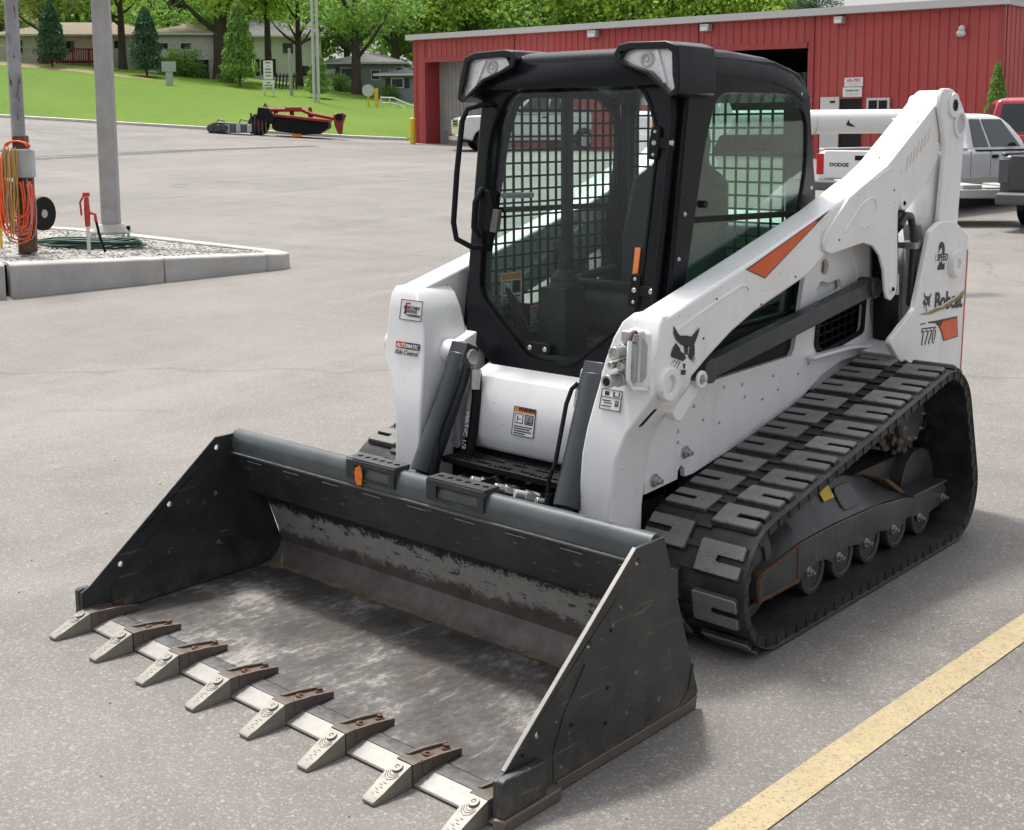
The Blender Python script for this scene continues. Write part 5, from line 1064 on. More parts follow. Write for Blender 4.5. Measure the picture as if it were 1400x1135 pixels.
aD0, aD1 = acol(1100), acol(955)              # dark bay
aE0, aE1 = acol(700), acol(586)               # far bay with corrugated door
hd = lambda a: gb(a) + .12 + 3.55
segs = [(0, aD0, gb), (aD0, aD1, hd), (aD1, aE0, gb), (aE0, aE1, hd), (aE1, BLEN, gb)]
for a0, a1, z0 in segs: panel(a0, a1, z0, ev, 0, .08, 'wall_panel', 'redwall', smooth=0)
# standing ribs of the siding, one by one
a = .18; n_ = 0
while a < BLEN - .1:
    z0 = hd(a) if (aD0 < a < aD1 or aE0 < a < aE1) else gb(a)
    mb = MB(); w = .030; d = .035
    P = [bpt(a + q, -r, z) for z in (z0, ev(a)) for q, r in ((-w - .02, 0), (-w, d), (w, d), (w + .02, 0))]
    mb.add(P, [(0, 1, 5, 4), (1, 2, 6, 5), (2, 3, 7, 6), (4, 5, 6, 7), (0, 1, 2, 3)]); rb(mb, 'siding_rib', 'redwall', smooth=0); a += .305
for a in (aD0 - .15, aD1 + .15, aE0 - .15, aE1 + .1, BLEN - .05, .06): panel(a - .09, a + .09, gb, ev, -.055, .05, 'corner_trim', 'redtrim', smooth=0)
panel(aD0, aD1, lambda a: hd(a) - .08, lambda a: hd(a) + .10, -.055, .12, 'bay_header', 'redtrim', smooth=0); panel(aE0, aE1, lambda a: hd(a) - .08, lambda a: hd(a) + .10, -.055, .12, 'bay_header', 'redtrim', smooth=0)
panel(-.25, BLEN + .25, lambda a: ev(a) - .02, lambda a: ev(a) + .20, -.30, .35, 'eave_trim', 'trim', smooth=0)
mb = MB(); P = [bpt(-.25, -.29, ev(0) + .205), bpt(BLEN + .25, -.29, ev(BLEN) + .205), bpt(BLEN + .25, 9, ev(BLEN) + 1.1), bpt(-.25, 9, ev(0) + 1.1)]; mb.add(P + [p - Vector((0, 0, .06)) for p in P], [(0, 1, 2, 3), (4, 5, 6, 7), (0, 1, 5, 4), (1, 2, 6, 5), (2, 3, 7, 6), (3, 0, 4, 7)]); rb(mb, 'roof', 'trim', smooth=0)
# bay depths
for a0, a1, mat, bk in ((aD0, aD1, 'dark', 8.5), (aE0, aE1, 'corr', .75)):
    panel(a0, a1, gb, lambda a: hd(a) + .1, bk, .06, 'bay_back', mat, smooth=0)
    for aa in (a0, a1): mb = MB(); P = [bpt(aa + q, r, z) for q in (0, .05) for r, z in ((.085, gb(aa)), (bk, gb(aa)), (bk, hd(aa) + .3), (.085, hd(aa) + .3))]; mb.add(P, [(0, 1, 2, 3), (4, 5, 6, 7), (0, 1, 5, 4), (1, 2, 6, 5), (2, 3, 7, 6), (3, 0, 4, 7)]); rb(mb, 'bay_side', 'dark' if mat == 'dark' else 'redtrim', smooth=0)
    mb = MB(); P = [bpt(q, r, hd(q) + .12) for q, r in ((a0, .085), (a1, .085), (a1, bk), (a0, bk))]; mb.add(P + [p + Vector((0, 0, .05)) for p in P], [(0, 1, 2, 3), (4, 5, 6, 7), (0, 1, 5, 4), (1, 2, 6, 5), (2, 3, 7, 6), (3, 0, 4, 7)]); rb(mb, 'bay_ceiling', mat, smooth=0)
a = aE0 + .12
while a < aE1 - .05:
    mb = MB(); P = [bpt(a + q, .75 - r, z) for z in (gb(a), hd(a) + .05) for q, r in ((-.05, .001), (-.03, .04), (.03, .04), (.05, .001))]; mb.add(P, [(0, 1, 5, 4), (1, 2, 6, 5), (2, 3, 7, 6), (4, 5, 6, 7), (0, 1, 2, 3)]); rb(mb, 'door_rib', 'corr', smooth=0); a += .23
panel(acol(597), acol(591), lambda a: gb(a) + .15, lambda a: gb(a) + .75, .70, .04, 'door_vent', 'greysiding', smooth=0)
# gable end, right of the near corner
def gend(b0_, b1_, z0, z1, off, th, name, mat):
    mb = MB(); P = [bpt(-off - q, b, z) for q in (0, th) for b, z in ((b0_, z0), (b1_, z0), (b1_, z1), (b0_, z1))]; mb.add(P, [(0, 1, 2, 3), (4, 5, 6, 7), (0, 1, 5, 4), (1, 2, 6, 5), (2, 3, 7, 6), (3, 0, 4, 7)]); return rb(mb, name, mat, smooth=0)
gend(.09, 16, .5, 5.22, 0, .06, 'gable_wall', 'redwall'); gend(-.28, 16, 5.20, 5.43, .07, .10, 'gable_trim', 'trim')
for k in range(1, 40): gend(k * .305, k * .305 + .05, .55, 5.19, .061, .012, 'siding_rib', 'redwall')
# doors, window, signs, lamps
ad = acol(1135)
def zz_at(a, v):   # height on the wall seen at survey row v
    q = c0 + bdir * a; return 1.764 + (178 - .006 * ((q.y / q.x) * 1735) - v) / 1735 * q.x
def wallbox(u0, u1, v0, v1, out, th, name, mat, parent=None):
    a0, a1 = acol(u0), acol(u1); am_ = (a0 + a1) / 2; z1_, z0_ = zz_at(am_, v0), (zz_at(am_, v1) if v1 else gb(am_) + .12)
    mb = MB(); P = [bpt(a, -o_, z) for o_ in (out, out + th) for a, z in ((a0, z0_), (a1, z0_), (a1, z1_), (a0, z1_))]; mb.add(P, [(0, 1, 2, 3), (4, 5, 6, 7), (0, 1, 5, 4), (1, 2, 6, 5), (2, 3, 7, 6), (3, 0, 4, 7)]); return rb(mb, name, mat, smooth=0)
wallbox(1121, 1146, 134, None, .07, .05, 'open_door', 'siding'); wallbox(1134, 1141, 139, 142, .12, .01, 'door_vent', 'decalblack')
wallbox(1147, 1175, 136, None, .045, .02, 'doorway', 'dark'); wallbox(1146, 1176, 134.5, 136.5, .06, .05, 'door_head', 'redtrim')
wallbox(1183, 1214, 135, 168, .055, .05, 'window_frame', 'siding'); wallbox(1186, 1197.5, 138.5, 165, .107, .01, 'window_pane', 'carglass'); wallbox(1199.5, 1211, 138.5, 165, .107, .01, 'window_pane', 'carglass')
for (u, v) in ((815, 51), (966, 43), (1145, 33)):
    wallbox(u - 5.5, u + 5.5, v - 5, v + 4, .05, .22, 'wall_lamp', 'trim'); wallbox(u - 4.5, u + 4.5, v - 1, v + 3.5, .272, .02, 'lamp_lens', 'decalwhite')
for u, v, r in ((1309.5, 43.5, .10), (1307, 50, .10), (1311, 50, .09)):
    am_ = acol(u); p = bpt(am_, -.18, zz_at(am_, v)); mb = MB(); mb.sphere(p, r, 12, 8); rb(mb, 'camera_dome', 'siding', smooth=60)
def bsign(name, u0, u1, v0, v1, label, txt, size, mat, sub_):
    a0, a1 = acol(u0), acol(u1); am_ = (a0 + a1) / 2; zc = zz_at(am_, (v0 + v1) / 2); h = abs(zz_at(am_, v0) - zz_at(am_, v1)); w = abs(a1 - a0); base = bpt(am_, -.06, zc)
    o = empty(name, base, 0, label, 'sign'); ex = (bpt(0, 0, 0) - bpt(1, 0, 0)).normalized(); out = (bpt(0, 0, 0) - bpt(0, 1, 0)).normalized()
    mb = MB(); rot = Matrix((ex, out, Vector((0, 0, 1)))).transposed(); mb.box((0, 0, 0), (w, .03, h), rot); mb.build('board', 'decalwhite', o)
    letter('sign_lettering', txt, size, o, out * .02 + Vector((0, 0, h * .18)), ex, (0, 0, 1), mat, bold=size * .02)
    for q in range(sub_): mb = MB(); mb.box(out * .0165 + Vector((0, 0, -h * (.12 + .17 * q))), (w * (.75 - .2 * q), .003, h * .07), rot); mb.build('small_print', 'trim', o)
bsign('wall_sign', 1152, 1176.5, 108, 120, 'upper white wall sign with red letters above the doorway', 'HIL-PRV', .135, 'decalred', 2)
bsign('wall_sign', 1150, 1175.5, 121, 134, 'lower white wall sign with black letters above the doorway', 'Straight Line', .088, 'decalblack', 2)
YB = empty('bollard', place(53.6, 566.5), 0, 'yellow bollard at the far corner of the red building', 'bollard'); mb = MB(); mb.tube([(0, 0, -.1), (0, 0, 1.05), (0, 0, 1.10)], [.12, .12, .07], 16); mb.build('post', 'yellow', YB)

# ---------------------------------------------------------------- vehicles (local frame: x forward, y left, z up)
def wheel_mesh(r=.36, w=.24):
    t = MB(); prof = [(r * .62, -w / 2), (r * .9, -w / 2), (r * .98, -w * .42), (r, -w * .3), (r, w * .3), (r * .98, w * .42), (r * .9, w / 2), (r * .62, w / 2)]
    t.loft([[(p[0] * math.cos(a), p[1], p[0] * math.sin(a)) for p in prof] for a in [2 * math.pi * k / 28 for k in range(28)]], False, True)
    rm = MB(); rm.ring((0, w * .30, 0), (0, 1, 0), r * .05, r * .63, -.05, 28); rm.ring((0, w * .42, 0), (0, 1, 0), r * .55, r * .64, -.08, 28); rm.cyl((0, w * .2, 0), (0, w * .38, 0), r * .2, None, 16)
    for k in range(8): a = 2 * math.pi * k / 8; rm.cyl((r * .4 * math.cos(a), w * .28, r * .4 * math.sin(a)), (r * .4 * math.cos(a), w * .33, r * .4 * math.sin(a)), r * .09, None, 8)
    bk = MB(); bk.cyl((0, -w * .4, 0), (0, w * .2, 0), r * .6, None, 24)
    return t.mesh('tyre', 'blackmat', 40), rm.mesh('rim', 'bolt', 35), bk.mesh('wheel', 'dark', 35)
WT, WRIM, WBK = wheel_mesh()
def pickup(name, label, loc, rz, paint, L=5.5, wdt=1.9, hgt=1.75, belt=1.08, bed=1.85, tail='tail', bumper='plastic', front='plastic', group=None, two_tone=None):
    o = empty(name, loc, rz, label, 'pickup truck', group); h = wdt / 2; xr, xf = -L / 2, L / 2; xw0, xw1 = xr + 1.15, xf - .95
    def arch(cx, r=.44, z=.36): return [(cx + r * math.cos(a), z + r * math.sin(a)) for a in [math.pi * k / 10 for k in range(11)]]
    cabx0 = xr + bed; hood = xf - .15
    prof = [(xr, .50), (xr, belt)] + [(cabx0, belt), (cabx0 + 2.0, belt - .01), (xf - .35, belt - .08), (xf - .06, belt - .16), (xf, belt - .3), (xf, .48)] + arch(xw1) + arch(xw0)
    mb = MB(); mb.prism(prof, -h, h, 'y'); body = mb.build('body', paint, o, bevel=.09, seg=4)
    # bed opening: near-black sheet on the solid top stands in for the sunk bed
    mb = MB(); mb.bb(xr + .06, cabx0 - .06, -h + .10, h - .10, belt - .002, belt + .004); mb.build('bed_opening_sheet', 'dark', o)
    mb = MB(); mb.prism([(xr + .03, belt - .01), (xr + .03, belt + .03), (cabx0, belt + .03), (cabx0, belt - .01)], -h + .02, -h + .10, 'y'); mb.build('bed_rail', paint, o, bevel=.012)
    mb = MB(); mb.prism([(xr + .03, belt - .01), (xr + .03, belt + .03), (cabx0, belt + .03), (cabx0, belt - .01)], h - .10, h - .02, 'y'); mb.build('bed_rail', paint, o, bevel=.012)
    gx0, gx1 = cabx0 + .02, cabx0 + 2.15; r0, r1 = gx0 + .10, gx1 - .75
    base = [(gx0, -h + .04), (gx1, -h + .04), (gx1, h - .04), (gx0, h - .04)]; roof = [(r0, -h + .20), (r1, -h + .20), (r1, h - .20), (r0, h - .20)]
    mb = MB(); rgs = []
    for v, sh, rc in ((0, 0, .10), (.35, 0, .12), (.7, 0, .14), (.90, .01, .16), (.97, .035, .17), (1.02, .09, .18), (1.05, .20, .2)):
        xa, xb = gx0 + (r0 - gx0) * min(v, 1), gx1 + (r1 - gx1) * min(v, 1) ** 1.0 + .10 * math.sin(math.pi * min(v, 1)); hw = (h - .04) + ((h - .20) - (h - .04)) * min(v, 1)
        ring = rpoly([(xa + sh, -hw + sh), (xb - sh * 1.6, -hw + sh), (xb - sh * 1.6, hw - sh), (xa + sh, hw - sh)], [.06, rc, rc, .06], 5); rgs.append([(x, y, belt - .02 + (hgt - belt - .04) * v) for x, y in ring])
    mb.loft(rgs); mb.build('cab_shell', paint, o, smooth=60)
    def pane(ia, ib, u0, u1, v0, v1, nm='window'):
        a, b_, c, d = [Vector((*p, belt - .02)) for p in (base[ia], base[ib])] + [Vector((*p, hgt - .06)) for p in (roof[ib], roof[ia])]
        f = lambda u, v: (a.lerp(b_, u)).lerp(d.lerp(c, u), v); q = [f(u0, v0), f(u1, v0), f(u1, v1), f(u0, v1)]; n = (q[1] - q[0]).cross(q[3] - q[0]).normalized()
        mid = sum(q, Vector()) / 4; cen_ = Vector(((r0 + r1) / 2, 0, belt + .3)); n = n if n.dot(mid - cen_) > 0 else -n
        mb = MB(); mb.add([p + n * .004 for p in q] + [p + n * .010 for p in q], [(0, 1, 2, 3), (4, 5, 6, 7), (0, 1, 5, 4), (1, 2, 6, 5), (2, 3, 7, 6), (3, 0, 4, 7)]); mb.build(nm, 'vglass', o, bevel=.006)
    for ia, ib in ((0, 1), (3, 2)): pane(ia, ib, .08, .33, .08, .88); pane(ia, ib, .375, .88, .08, .88)
    pane(1, 2, .06, .94, .08, .94, 'windscreen'); pane(3, 0, .08, .92, .12, .88, 'rear_window')
    for sy in (-1, 1):
        mb = MB(); mb.prism([(xw0 + .46, .47), (xw0 + .46, .60), (xw1 - .46, .60), (xw1 - .46, .47)], sy * (h - .02), sy * (h + .012), 'y'); mb.build('rocker_panel', 'trim' if paint == 'carwhite' else 'plastic', o, bevel=.008)
        mb = MB(); mb.prism([(gx0 + .2, belt - .035), (gx0 + .2, belt - .015), (gx1 - .05, belt - .025), (gx1 - .05, belt - .045)], sy * (h - .06), sy * (h + .004), 'y'); mb.build('belt_moulding', 'blackmat', o)
        for xw in (xw0, xw1):
            for me, nm in ((WT, 'tyre'), (WRIM, 'rim'), (WBK, 'wheel')): q = sub(nm, me, o, (xw, sy * (h - .13), .36), (0, 0, 0 if sy > 0 else math.pi))
        mb = MB(); mb.sphere((gx1 - .32, sy * (h + .10), belt + .10), .10, 10, 6, (.55, .9, .8)); mb.build('mirror', 'blackmat', o, 60)
        mb = MB(); mb.bb(cabx0 + .75, cabx0 + .95, sy * (h + .002), sy * (h + .022), belt - .17, belt - .11); mb.build('door_handle', 'blackmat', o, bevel=.006)
        for xx in (cabx0 + .03, cabx0 + .70, cabx0 + 1.75): mb = MB(); mb.bb(xx, xx + .012, sy * (h - .004), sy * (h + .0015), .50, belt - .03); mb.build('door_gap', 'dark', o)
        mb = MB(); mb.bb(xr - .006, xr + .16, sy * (h - .15), sy * (h + .004), belt - .42, belt - .06); mb.build('tail_lamp', tail, o, bevel=.012)
        mb = MB(); mb.bb(xf - .15, xf + .006, sy * (h - .42), sy * (h - .03), belt - .42, belt - .22); mb.build('headlamp', 'reflector', o, bevel=.015)
    mb = MB(); mb.bb(xr - .022, xr, -h + .17, h - .17, .60, belt - .01); TG = mb.build('tailgate', paint, o, bevel=.012)
    mb = MB(); mb.bb(xr - .03, xr - .021, -.13, .13, belt - .17, belt - .09); mb.build('tailgate_handle', 'blackmat', o, bevel=.006)
    mb = MB(); mb.prism([(xr - .20, .40), (xr - .20, .56), (xr + .05, .58), (xr + .05, .38)], -h + .02, h - .02, 'y'); mb.build('rear_bumper', bumper, o, bevel=.03)
    mb = MB(); mb.prism([(xf + .10, .42), (xf + .12, .58), (xf - .05, .66), (xf - .05, .38)], -h + .02, h - .02, 'y'); mb.build('front_bumper', front, o, bevel=.03)
    mb = MB(); mb.bb(xf - .03, xf + .012, -h + .44, h - .44, belt - .46, belt - .20); mb.build('grille', 'blackmat', o, bevel=.01)
    for k in range(3): mb = MB(); mb.bb(xf + .010, xf + .025, -h + .44, h - .44, belt - .44 + k * .10, belt - .41 + k * .10); mb.build('grille_bar', 'chrome', o)
    mb = MB(); mb.cyl((xr - .16, -h + .45, .36), (xr + .6, -h + .45, .38), .04, None, 14); mb.build('exhaust_pipe', 'bolt', o)
    mb = MB(); mb.bb(xr + .2, xf - .3, -h + .22, h - .22, .30, .55); mb.build('underbody', 'dark', o)
    return o
M['vglass'] = plain('vehicle_window', (.03, .036, .038), .06, 0, .6)
def head(dx, dy):  # world heading of a direction given as (away, right)
    p = FH * dx + RH * dy; return math.atan2(p.y, p.x)
# white pickup: tail towards the loader, nose to the right and away
h1 = head(.66, .75); tp = yard(21.3, 5.85); cdir = Vector((math.cos(h1), math.sin(h1)))
c_ = tp + Vector((cdir.x, cdir.y, 0)) * 2.70; DG = pickup('pickup_truck', 'white pickup truck seen from its tailgate behind the lift arm', (c_.x, c_.y, yard(22, 6.3).z), h1, 'carwhite', 5.35, 1.82, 1.72, 1.08)
letter('tailgate_lettering', 'DODGE', .085, DG, (-5.35 / 2 - .026, .44, .83), (0, -1, 0), (0, 0, 1), 'decalblack', bold=.003, sx=1.25)
CR = empty('crate', (0, 0, 0), 0, 'pale tan plastic crate in the bed of the white pickup', 'crate'); CR.location = (Vector((c_.x, c_.y, 0)) + Matrix.Rotation(h1, 3, 'Z') @ Vector((-1.7, -.35, 0))) + Vector((0, 0, DG.location.z + 1.09)); CR.rotation_euler = (0, 0, h1)
mb = MB(); mb.bb(-.3, .3, -.35, .35, 0, .17); mb.build('box', 'skin_tan', CR, bevel=.03)
mb = MB(); mb.bb(-.31, .31, -.36, .36, .17, .20); mb.build('lid', 'skin_tan', CR, bevel=.01)
h2 = head(.77, .64); tp = yard(18.9, 7.27); cdir = Vector((math.cos(h2), math.sin(h2)))
side_ = Vector((-cdir.y, cdir.x)); cc = Vector((tp.x, tp.y)) + cdir * 2.9 - side_ * .95
pickup('pickup_truck', 'dark grey pickup truck cut off by the right edge', (cc.x, cc.y, gz(19, 8)), h2, 'cargrey', 5.8, 1.98, 1.86, 1.12, tail='plastic', bumper='plastic')
p_ = place(27.5, 1397); pickup('pickup_truck', 'dark red pickup truck behind the grey one near the building', (p_.x, p_.y, p_.z), head(.95, .25), 'carred', 5.6, 1.95, 1.92, 1.15, .9)
p_ = place(48.5, 729); pickup('pickup_truck', 'white pickup truck with chrome grille in front of the far bay', (p_.x, p_.y, p_.z), head(-.20, -.98), 'carwhite', 5.9, 2.0, 2.05, 1.36, bumper='chrome', front='chrome')
FB = empty('flatbed_trailer', yard(20.0, 6.75), head(0, 1), 'low pale flatbed trailer deck in front of the white pickup', 'trailer')
mb = MB(); mb.bb(-1.25, 1.25, -.55, .55, .42, .56); mb.build('deck', 'concrete', FB, bevel=.02)
for k in range(7): mb = MB(); mb.bb(-1.2 + k * .34, -.9 + k * .34, -.52, .52, .562, .59 + (k * 37 % 5) * .012); mb.build('deck_board', 'concrete', FB, bevel=.01)
for x in (-.85, -.35): sub('wheel', WBK, FB, (x, -.1, .26), (0, 0, 0), (.7, .7, .7)); sub('tyre', WT, FB, (x, -.1, .26), (0, 0, 0), (.7, .7, .7))
# white boom lift parked behind the cab: tube boom, body, wheels
BLF = empty('boom_lift', place(13.2, 1030), head(.10, .99), 'white machine with a thick tube boom parked behind the cab', 'boom lift')
zb = BLF.location.z; hb = 1.764 + (176 - 168.5) / 1735 * 13.2 - zb
mb = MB(); mb.cyl((-1.3, 0, hb), (2.1, 0, hb + .01), .125, None, 36); mb.build('boom_tube', 'carwhite', BLF, 60, bevel=.006)
mb = MB(); mb.ring((.62, 0, hb), (1, 0, 0), .124, .1275, .012, 36); mb.build('tube_seam', 'trim', BLF, 60)
mb = MB(); mb.prism([(.93, hb - .03), (.95, hb + .03), (.97, hb - .01), (1.03, hb - .045), (.99, hb - .045)], -.1265, -.12, 'y'); mb.build('tube_scuff', 'decalblack', BLF)
mb = MB(); mb.bb(1.62, 1.80, -.135, -.10, hb - .07, hb + .07); mb.build('tube_bracket', 'blackmat', BLF, bevel=.01)
mb = MB(); mb.prism([(-1.9, .45), (-1.9, 1.0), (-1.3, 1.35), (-.6, 1.2), (-.4, .85), (-.4, .45)], -.6, .6, 'y'); mb.build('body', 'carwhite', BLF, bevel=.05)
mb = MB(); mb.tube([(-1.25, .2, 1.0), (-1.15, .1, hb - .1), (-1.0, 0, hb)], .09, 14); mb.build('boom_mast', 'carwhite', BLF)
for x in (-1.65, -.6):
    for sy in (-1, 1):
        for me, nm in ((WT, 'tyre'), (WRIM, 'rim'), (WBK, 'wheel')): sub(nm, me, BLF, (x, sy * .62, .36), (0, 0, 0 if sy > 0 else math.pi))

# ---------------------------------------------------------------- mower conditioner and grey implement on the lawn edge
MW = empty('mower_conditioner', place(55.4, 413, .0), head(0, 1), 'red and black mower conditioner parked at the lawn edge', 'mower')
mb = MB(); mb.prism([(-1.15, .42), (-1.1, .78), (-.95, .95), (1.30, .62), (1.30, .40), (.85, .14), (.2, .10), (-1.0, .28)], -.25, .75, 'y'); mb.build('curtain', 'blackmat', MW, bevel=.03)
mb = MB(); mb.prism([(-1.0, .90), (-.95, 1.02), (1.35, .74), (1.32, .62)], -.45, .80, 'y'); mb.build('deck', 'mowred', MW, bevel=.03)
for x in (-1.15, -.45, .35): mb = MB(); mb.prism([(x, .8), (x + .02, 1.28), (x + .16, 1.30), (x + .22, .85)], .25, .35, 'y'); mb.build('frame_upright', 'mowred', MW, bevel=.01)
mb = MB(); mb.tube([(-1.5, .0, 1.30), (-1.45, .0, 1.46), (-1.35, .0, 1.30)], .05, 8); mb.build('lift_eye', 'mowred', MW)
for k in range(5): mb = MB(); mb.bb(-2.05 + k * .16, -1.98 + k * .16, -.30, -.22, .15, 1.05 - .04 * k); mb.build('tine_bar', 'frame', MW)
mb = MB(); mb.tube([(-1.3, .2, 1.18), (.1, .2, 1.18), (.5, .1, 1.0), (1.6, 0, .78)], .085, 10); mb.build('tongue', 'mowred', MW)
mb = MB(); mb.bb(-.6, .1, .0, .35, 1.12, 1.30); mb.build('gearbox', 'mowred', MW, bevel=.03)
mb = MB(); mb.cyl((-1.75, -.1, .55), (-1.75, .25, .55), .46, None, 20); mb.build('wheel', 'blackmat', MW, bevel=.04); mb = MB(); mb.cyl((-1.75, -.13, .55), (-1.75, -.09, .55), .28, None, 14); mb.build('wheel_disc', 'mowred', MW)
mb = MB(); mb.prism([(-1.8, .75), (-1.7, 1.3), (-1.25, 1.25), (-.95, .75), (-1.1, .55)], -.3, .0, 'y'); mb.build('side_shield', 'blackmat', MW, bevel=.03)
mb = MB(); mb.prism([(1.5, .95), (1.55, .5), (1.7, .12), (1.85, .12), (1.9, .6), (2.05, .95), (1.9, 1.05)], -.15, .25, 'y'); mb.build('hitch', 'mowred', MW, bevel=.03); mb = MB(); mb.cyl((1.75, -.2, .85), (1.75, .3, .85), .16, None, 14); mb.build('hitch_drum', 'blackmat', MW)
mb = MB(); mb.bb(-.25, .15, -.4, -.2, .02, .14); mb.build('skid', 'warn', MW)
GI = empty('mower_deck', place(55.0, 322, .0), head(-.1, 1), 'low grey implement lying left of the red mower', 'implement')
mb = MB(); mb.prism([(-.95, .05), (-.95, .42), (-.6, .52), (.0, .48), (.9, .42), (.95, .05)], -.3, .5, 'y'); mb.build('deck', 'frame', GI, bevel=.03)
for k in range(5): mb = MB(); mb.bb(-.2 + k * .24, .0 + k * .24, -.33, -.28, .08, .40); mb.build('deck_panel', 'plastic' if k % 2 else 'boxgrey', GI, bevel=.01)
for x in (-.85, -.5, -.2): mb = MB(); mb.cyl((x, -.35, .25), (x, .4, .28), .16, None, 12); mb.build('rotor', 'frame', GI, bevel=.02)
for x in (-.7, .3): mb = MB(); mb.tube([(x, 0, .4), (x + .1, 0, .62), (x + .4, 0, .55)], .03, 8); mb.build('bracket', 'plastic', GI)

# ---------------------------------------------------------------- houses
def house(name, label, s, u, rz, w, d, vb, ve, vr, wall, roof_m, wins=(), hip=True, door=None, cat='house'):
    p = place(s, u); k_ = s / 1735; p.z = 1.764 + (180 - vb) * k_ - .3; h = (vb - ve) * k_; roof_h = (ve - vr) * k_ * 1.1; o = empty(name, p, head(0, 1) + rz, label, cat)
    mb = MB(); mb.bb(-w / 2, w / 2, -d / 2, d / 2, -1.5, h + .3); mb.build('wall', wall, o, 0)
    e = .45; A = [(-w / 2 - e, -d / 2 - e, h + .25), (w / 2 + e, -d / 2 - e, h + .25), (w / 2 + e, d / 2 + e, h + .25), (-w / 2 - e, d / 2 + e, h + .25)]
    k = d / 2 if hip else -e; B = [(-w / 2 + k, 0, h + .3 + roof_h), (w / 2 - k, 0, h + .3 + roof_h)]
    mb = MB(); mb.add(A + [(x, y, z + .12) for x, y, z in A] + B, [(0, 1, 2, 3), (0, 1, 5, 4), (1, 2, 6, 5), (2, 3, 7, 6), (3, 0, 4, 7), (4, 5, 9, 8), (6, 7, 8, 9), (5, 6, 9), (7, 4, 8)]); mb.build('roof', roof_m, o, 0)
    mb = MB(); mb.bb(-w / 2 - e - .02, w / 2 + e + .02, -d / 2 - e - .10, -d / 2 - e - .003, h + .22, h + .36); mb.build('gutter', 'siding', o)
    for (x, z, ww, hh, pm) in wins:
        mb = MB(); mb.bb(x - ww / 2, x + ww / 2, -d / 2 - .05, -d / 2 + .02, z + .3 - hh / 2, z + .3 + hh / 2); f = mb.build('window', 'siding' if pm != 'bare' else wall, o)
        mb = MB(); mb.bb(x - ww / 2 + .07, x + ww / 2 - .07, -d / 2 - .07, -d / 2 - .055, z + .3 - hh / 2 + .07, z + .3 + hh / 2 - .07); q = mb.build('pane', 'vglass', f)
        if pm == 'shut':
            for sx in (-1, 1): mb = MB(); mb.bb(x + sx * (ww / 2 + .22) - .17, x + sx * (ww / 2 + .22) + .17, -d / 2 - .04, -d / 2 + .01, z + .3 - hh / 2, z + .3 + hh / 2); mb.build('shutter', 'decalblack', o)
    if door:
        x, ww, hh, mt = door; mb = MB(); mb.bb(x - ww / 2, x + ww / 2, -d / 2 - .05, -d / 2 + .02, .0, .3 + hh); mb.build('door', mt, o)
        mb = MB(); mb.bb(x - ww / 2 - .12, x + ww / 2 + .12, -d / 2 - .09, -d / 2 - .052, .3 + hh, .42 + hh); mb.build('door_trim', 'siding', o)
    return o
house('house', 'long beige ranch house with brown roof and open garage up the slope', 104, 135, .10, 12.5, 8, 90, 56, 36, 'beige', 'shingleb', [(-4.6, 1.2, 1.0, 1.1, 'n'), (-2.6, 1.3, .6, 1.3, 'n'), (-.6, 1.2, .8, 1.0, 'n'), (1.6, 1.3, .6, 1.2, 'n'), (3.1, 1.35, .9, .7, 'n'), (5.0, 1.35, .9, .7, 'n')], True, None)
house('house', 'taller beige garage wing with dark open door right of the ranch house', 99, 262, .12, 5.0, 6, 113, 54, 38, 'beige', 'shingleb', [(-1.2, 2.5, .9, .55, 'n'), (.5, 2.5, .9, .55, 'n')], True, (1.0, 2.2, 1.5, 'dark'))
house('house', 'white house at the far left behind the pole', 112, 10, -.2, 6.0, 8, 92, 42, 15, 'siding', 'shingle', [(-1.5, 1.7, .9, 1.2, 'n'), (1.4, 1.5, .9, 1.2, 'n')], False, None)
house('house', 'white two storey house behind the white sign', 113, 402, .15, 5.6, 7, 122, 58, 35, 'siding', 'shingle', [(-1.9, 1.6, .9, 1.4, 'shut'), (1.5, 1.3, .9, 1.0, 'n'), (0, 3.2, 1.0, 1.0, 'n')], False, None)
house('house', 'grey sided house with hipped roof behind the forked tree', 101, 506, .02, 5.9, 7, 132, 93, 77, 'greysiding', 'shingle', [(-1.2, 1.45, .9, 1.0, 'shut'), (1.0, 1.4, .7, .8, 'n'), (2.3, 1.55, .6, .5, 'n')], True, (-2.5, .8, 1.7, 'siding'))
house('house', 'small grey garage house beside the red building', 92, 560, -.1, 2.9, 4, 134, 107, 97, 'greysiding', 'shingle', [(-.3, .85, .9, .7, 'shut')], True, None)
DK = empty('deck', yv(98.0, 122, 1.764 + (180 - 92) * 98 / 1735), head(.1, 1), 'dark red stained timber deck in front of the beige house', 'deck')
for x in (-1.8, -.6, .6, 1.8): mb = MB(); mb.bb(x - .05, x + .05, -.05, .05, -.6, 1.35); mb.build('post', 'decksred', DK)
mb = MB(); mb.bb(-1.9, 1.9, -.06, 1.6, .35, .47); mb.build('floor', 'decksred', DK); mb = MB(); mb.bb(-1.9, 1.9, -.06, .06, 1.25, 1.35); mb.build('hand_rail', 'decksred', DK)
for k in range(22): mb = MB(); mb.bb(-1.8 + k * .165, -1.74 + k * .165, -.03, .03, .45, 1.26); mb.build('baluster', 'decksred', DK)
mb = MB(); mb.prism([(-3.2, -.4), (-1.9, .35), (-1.9, 1.25), (-3.2, .6)], -.03, .03, 'y'); mb.build('stair_side', 'decksred', DK)

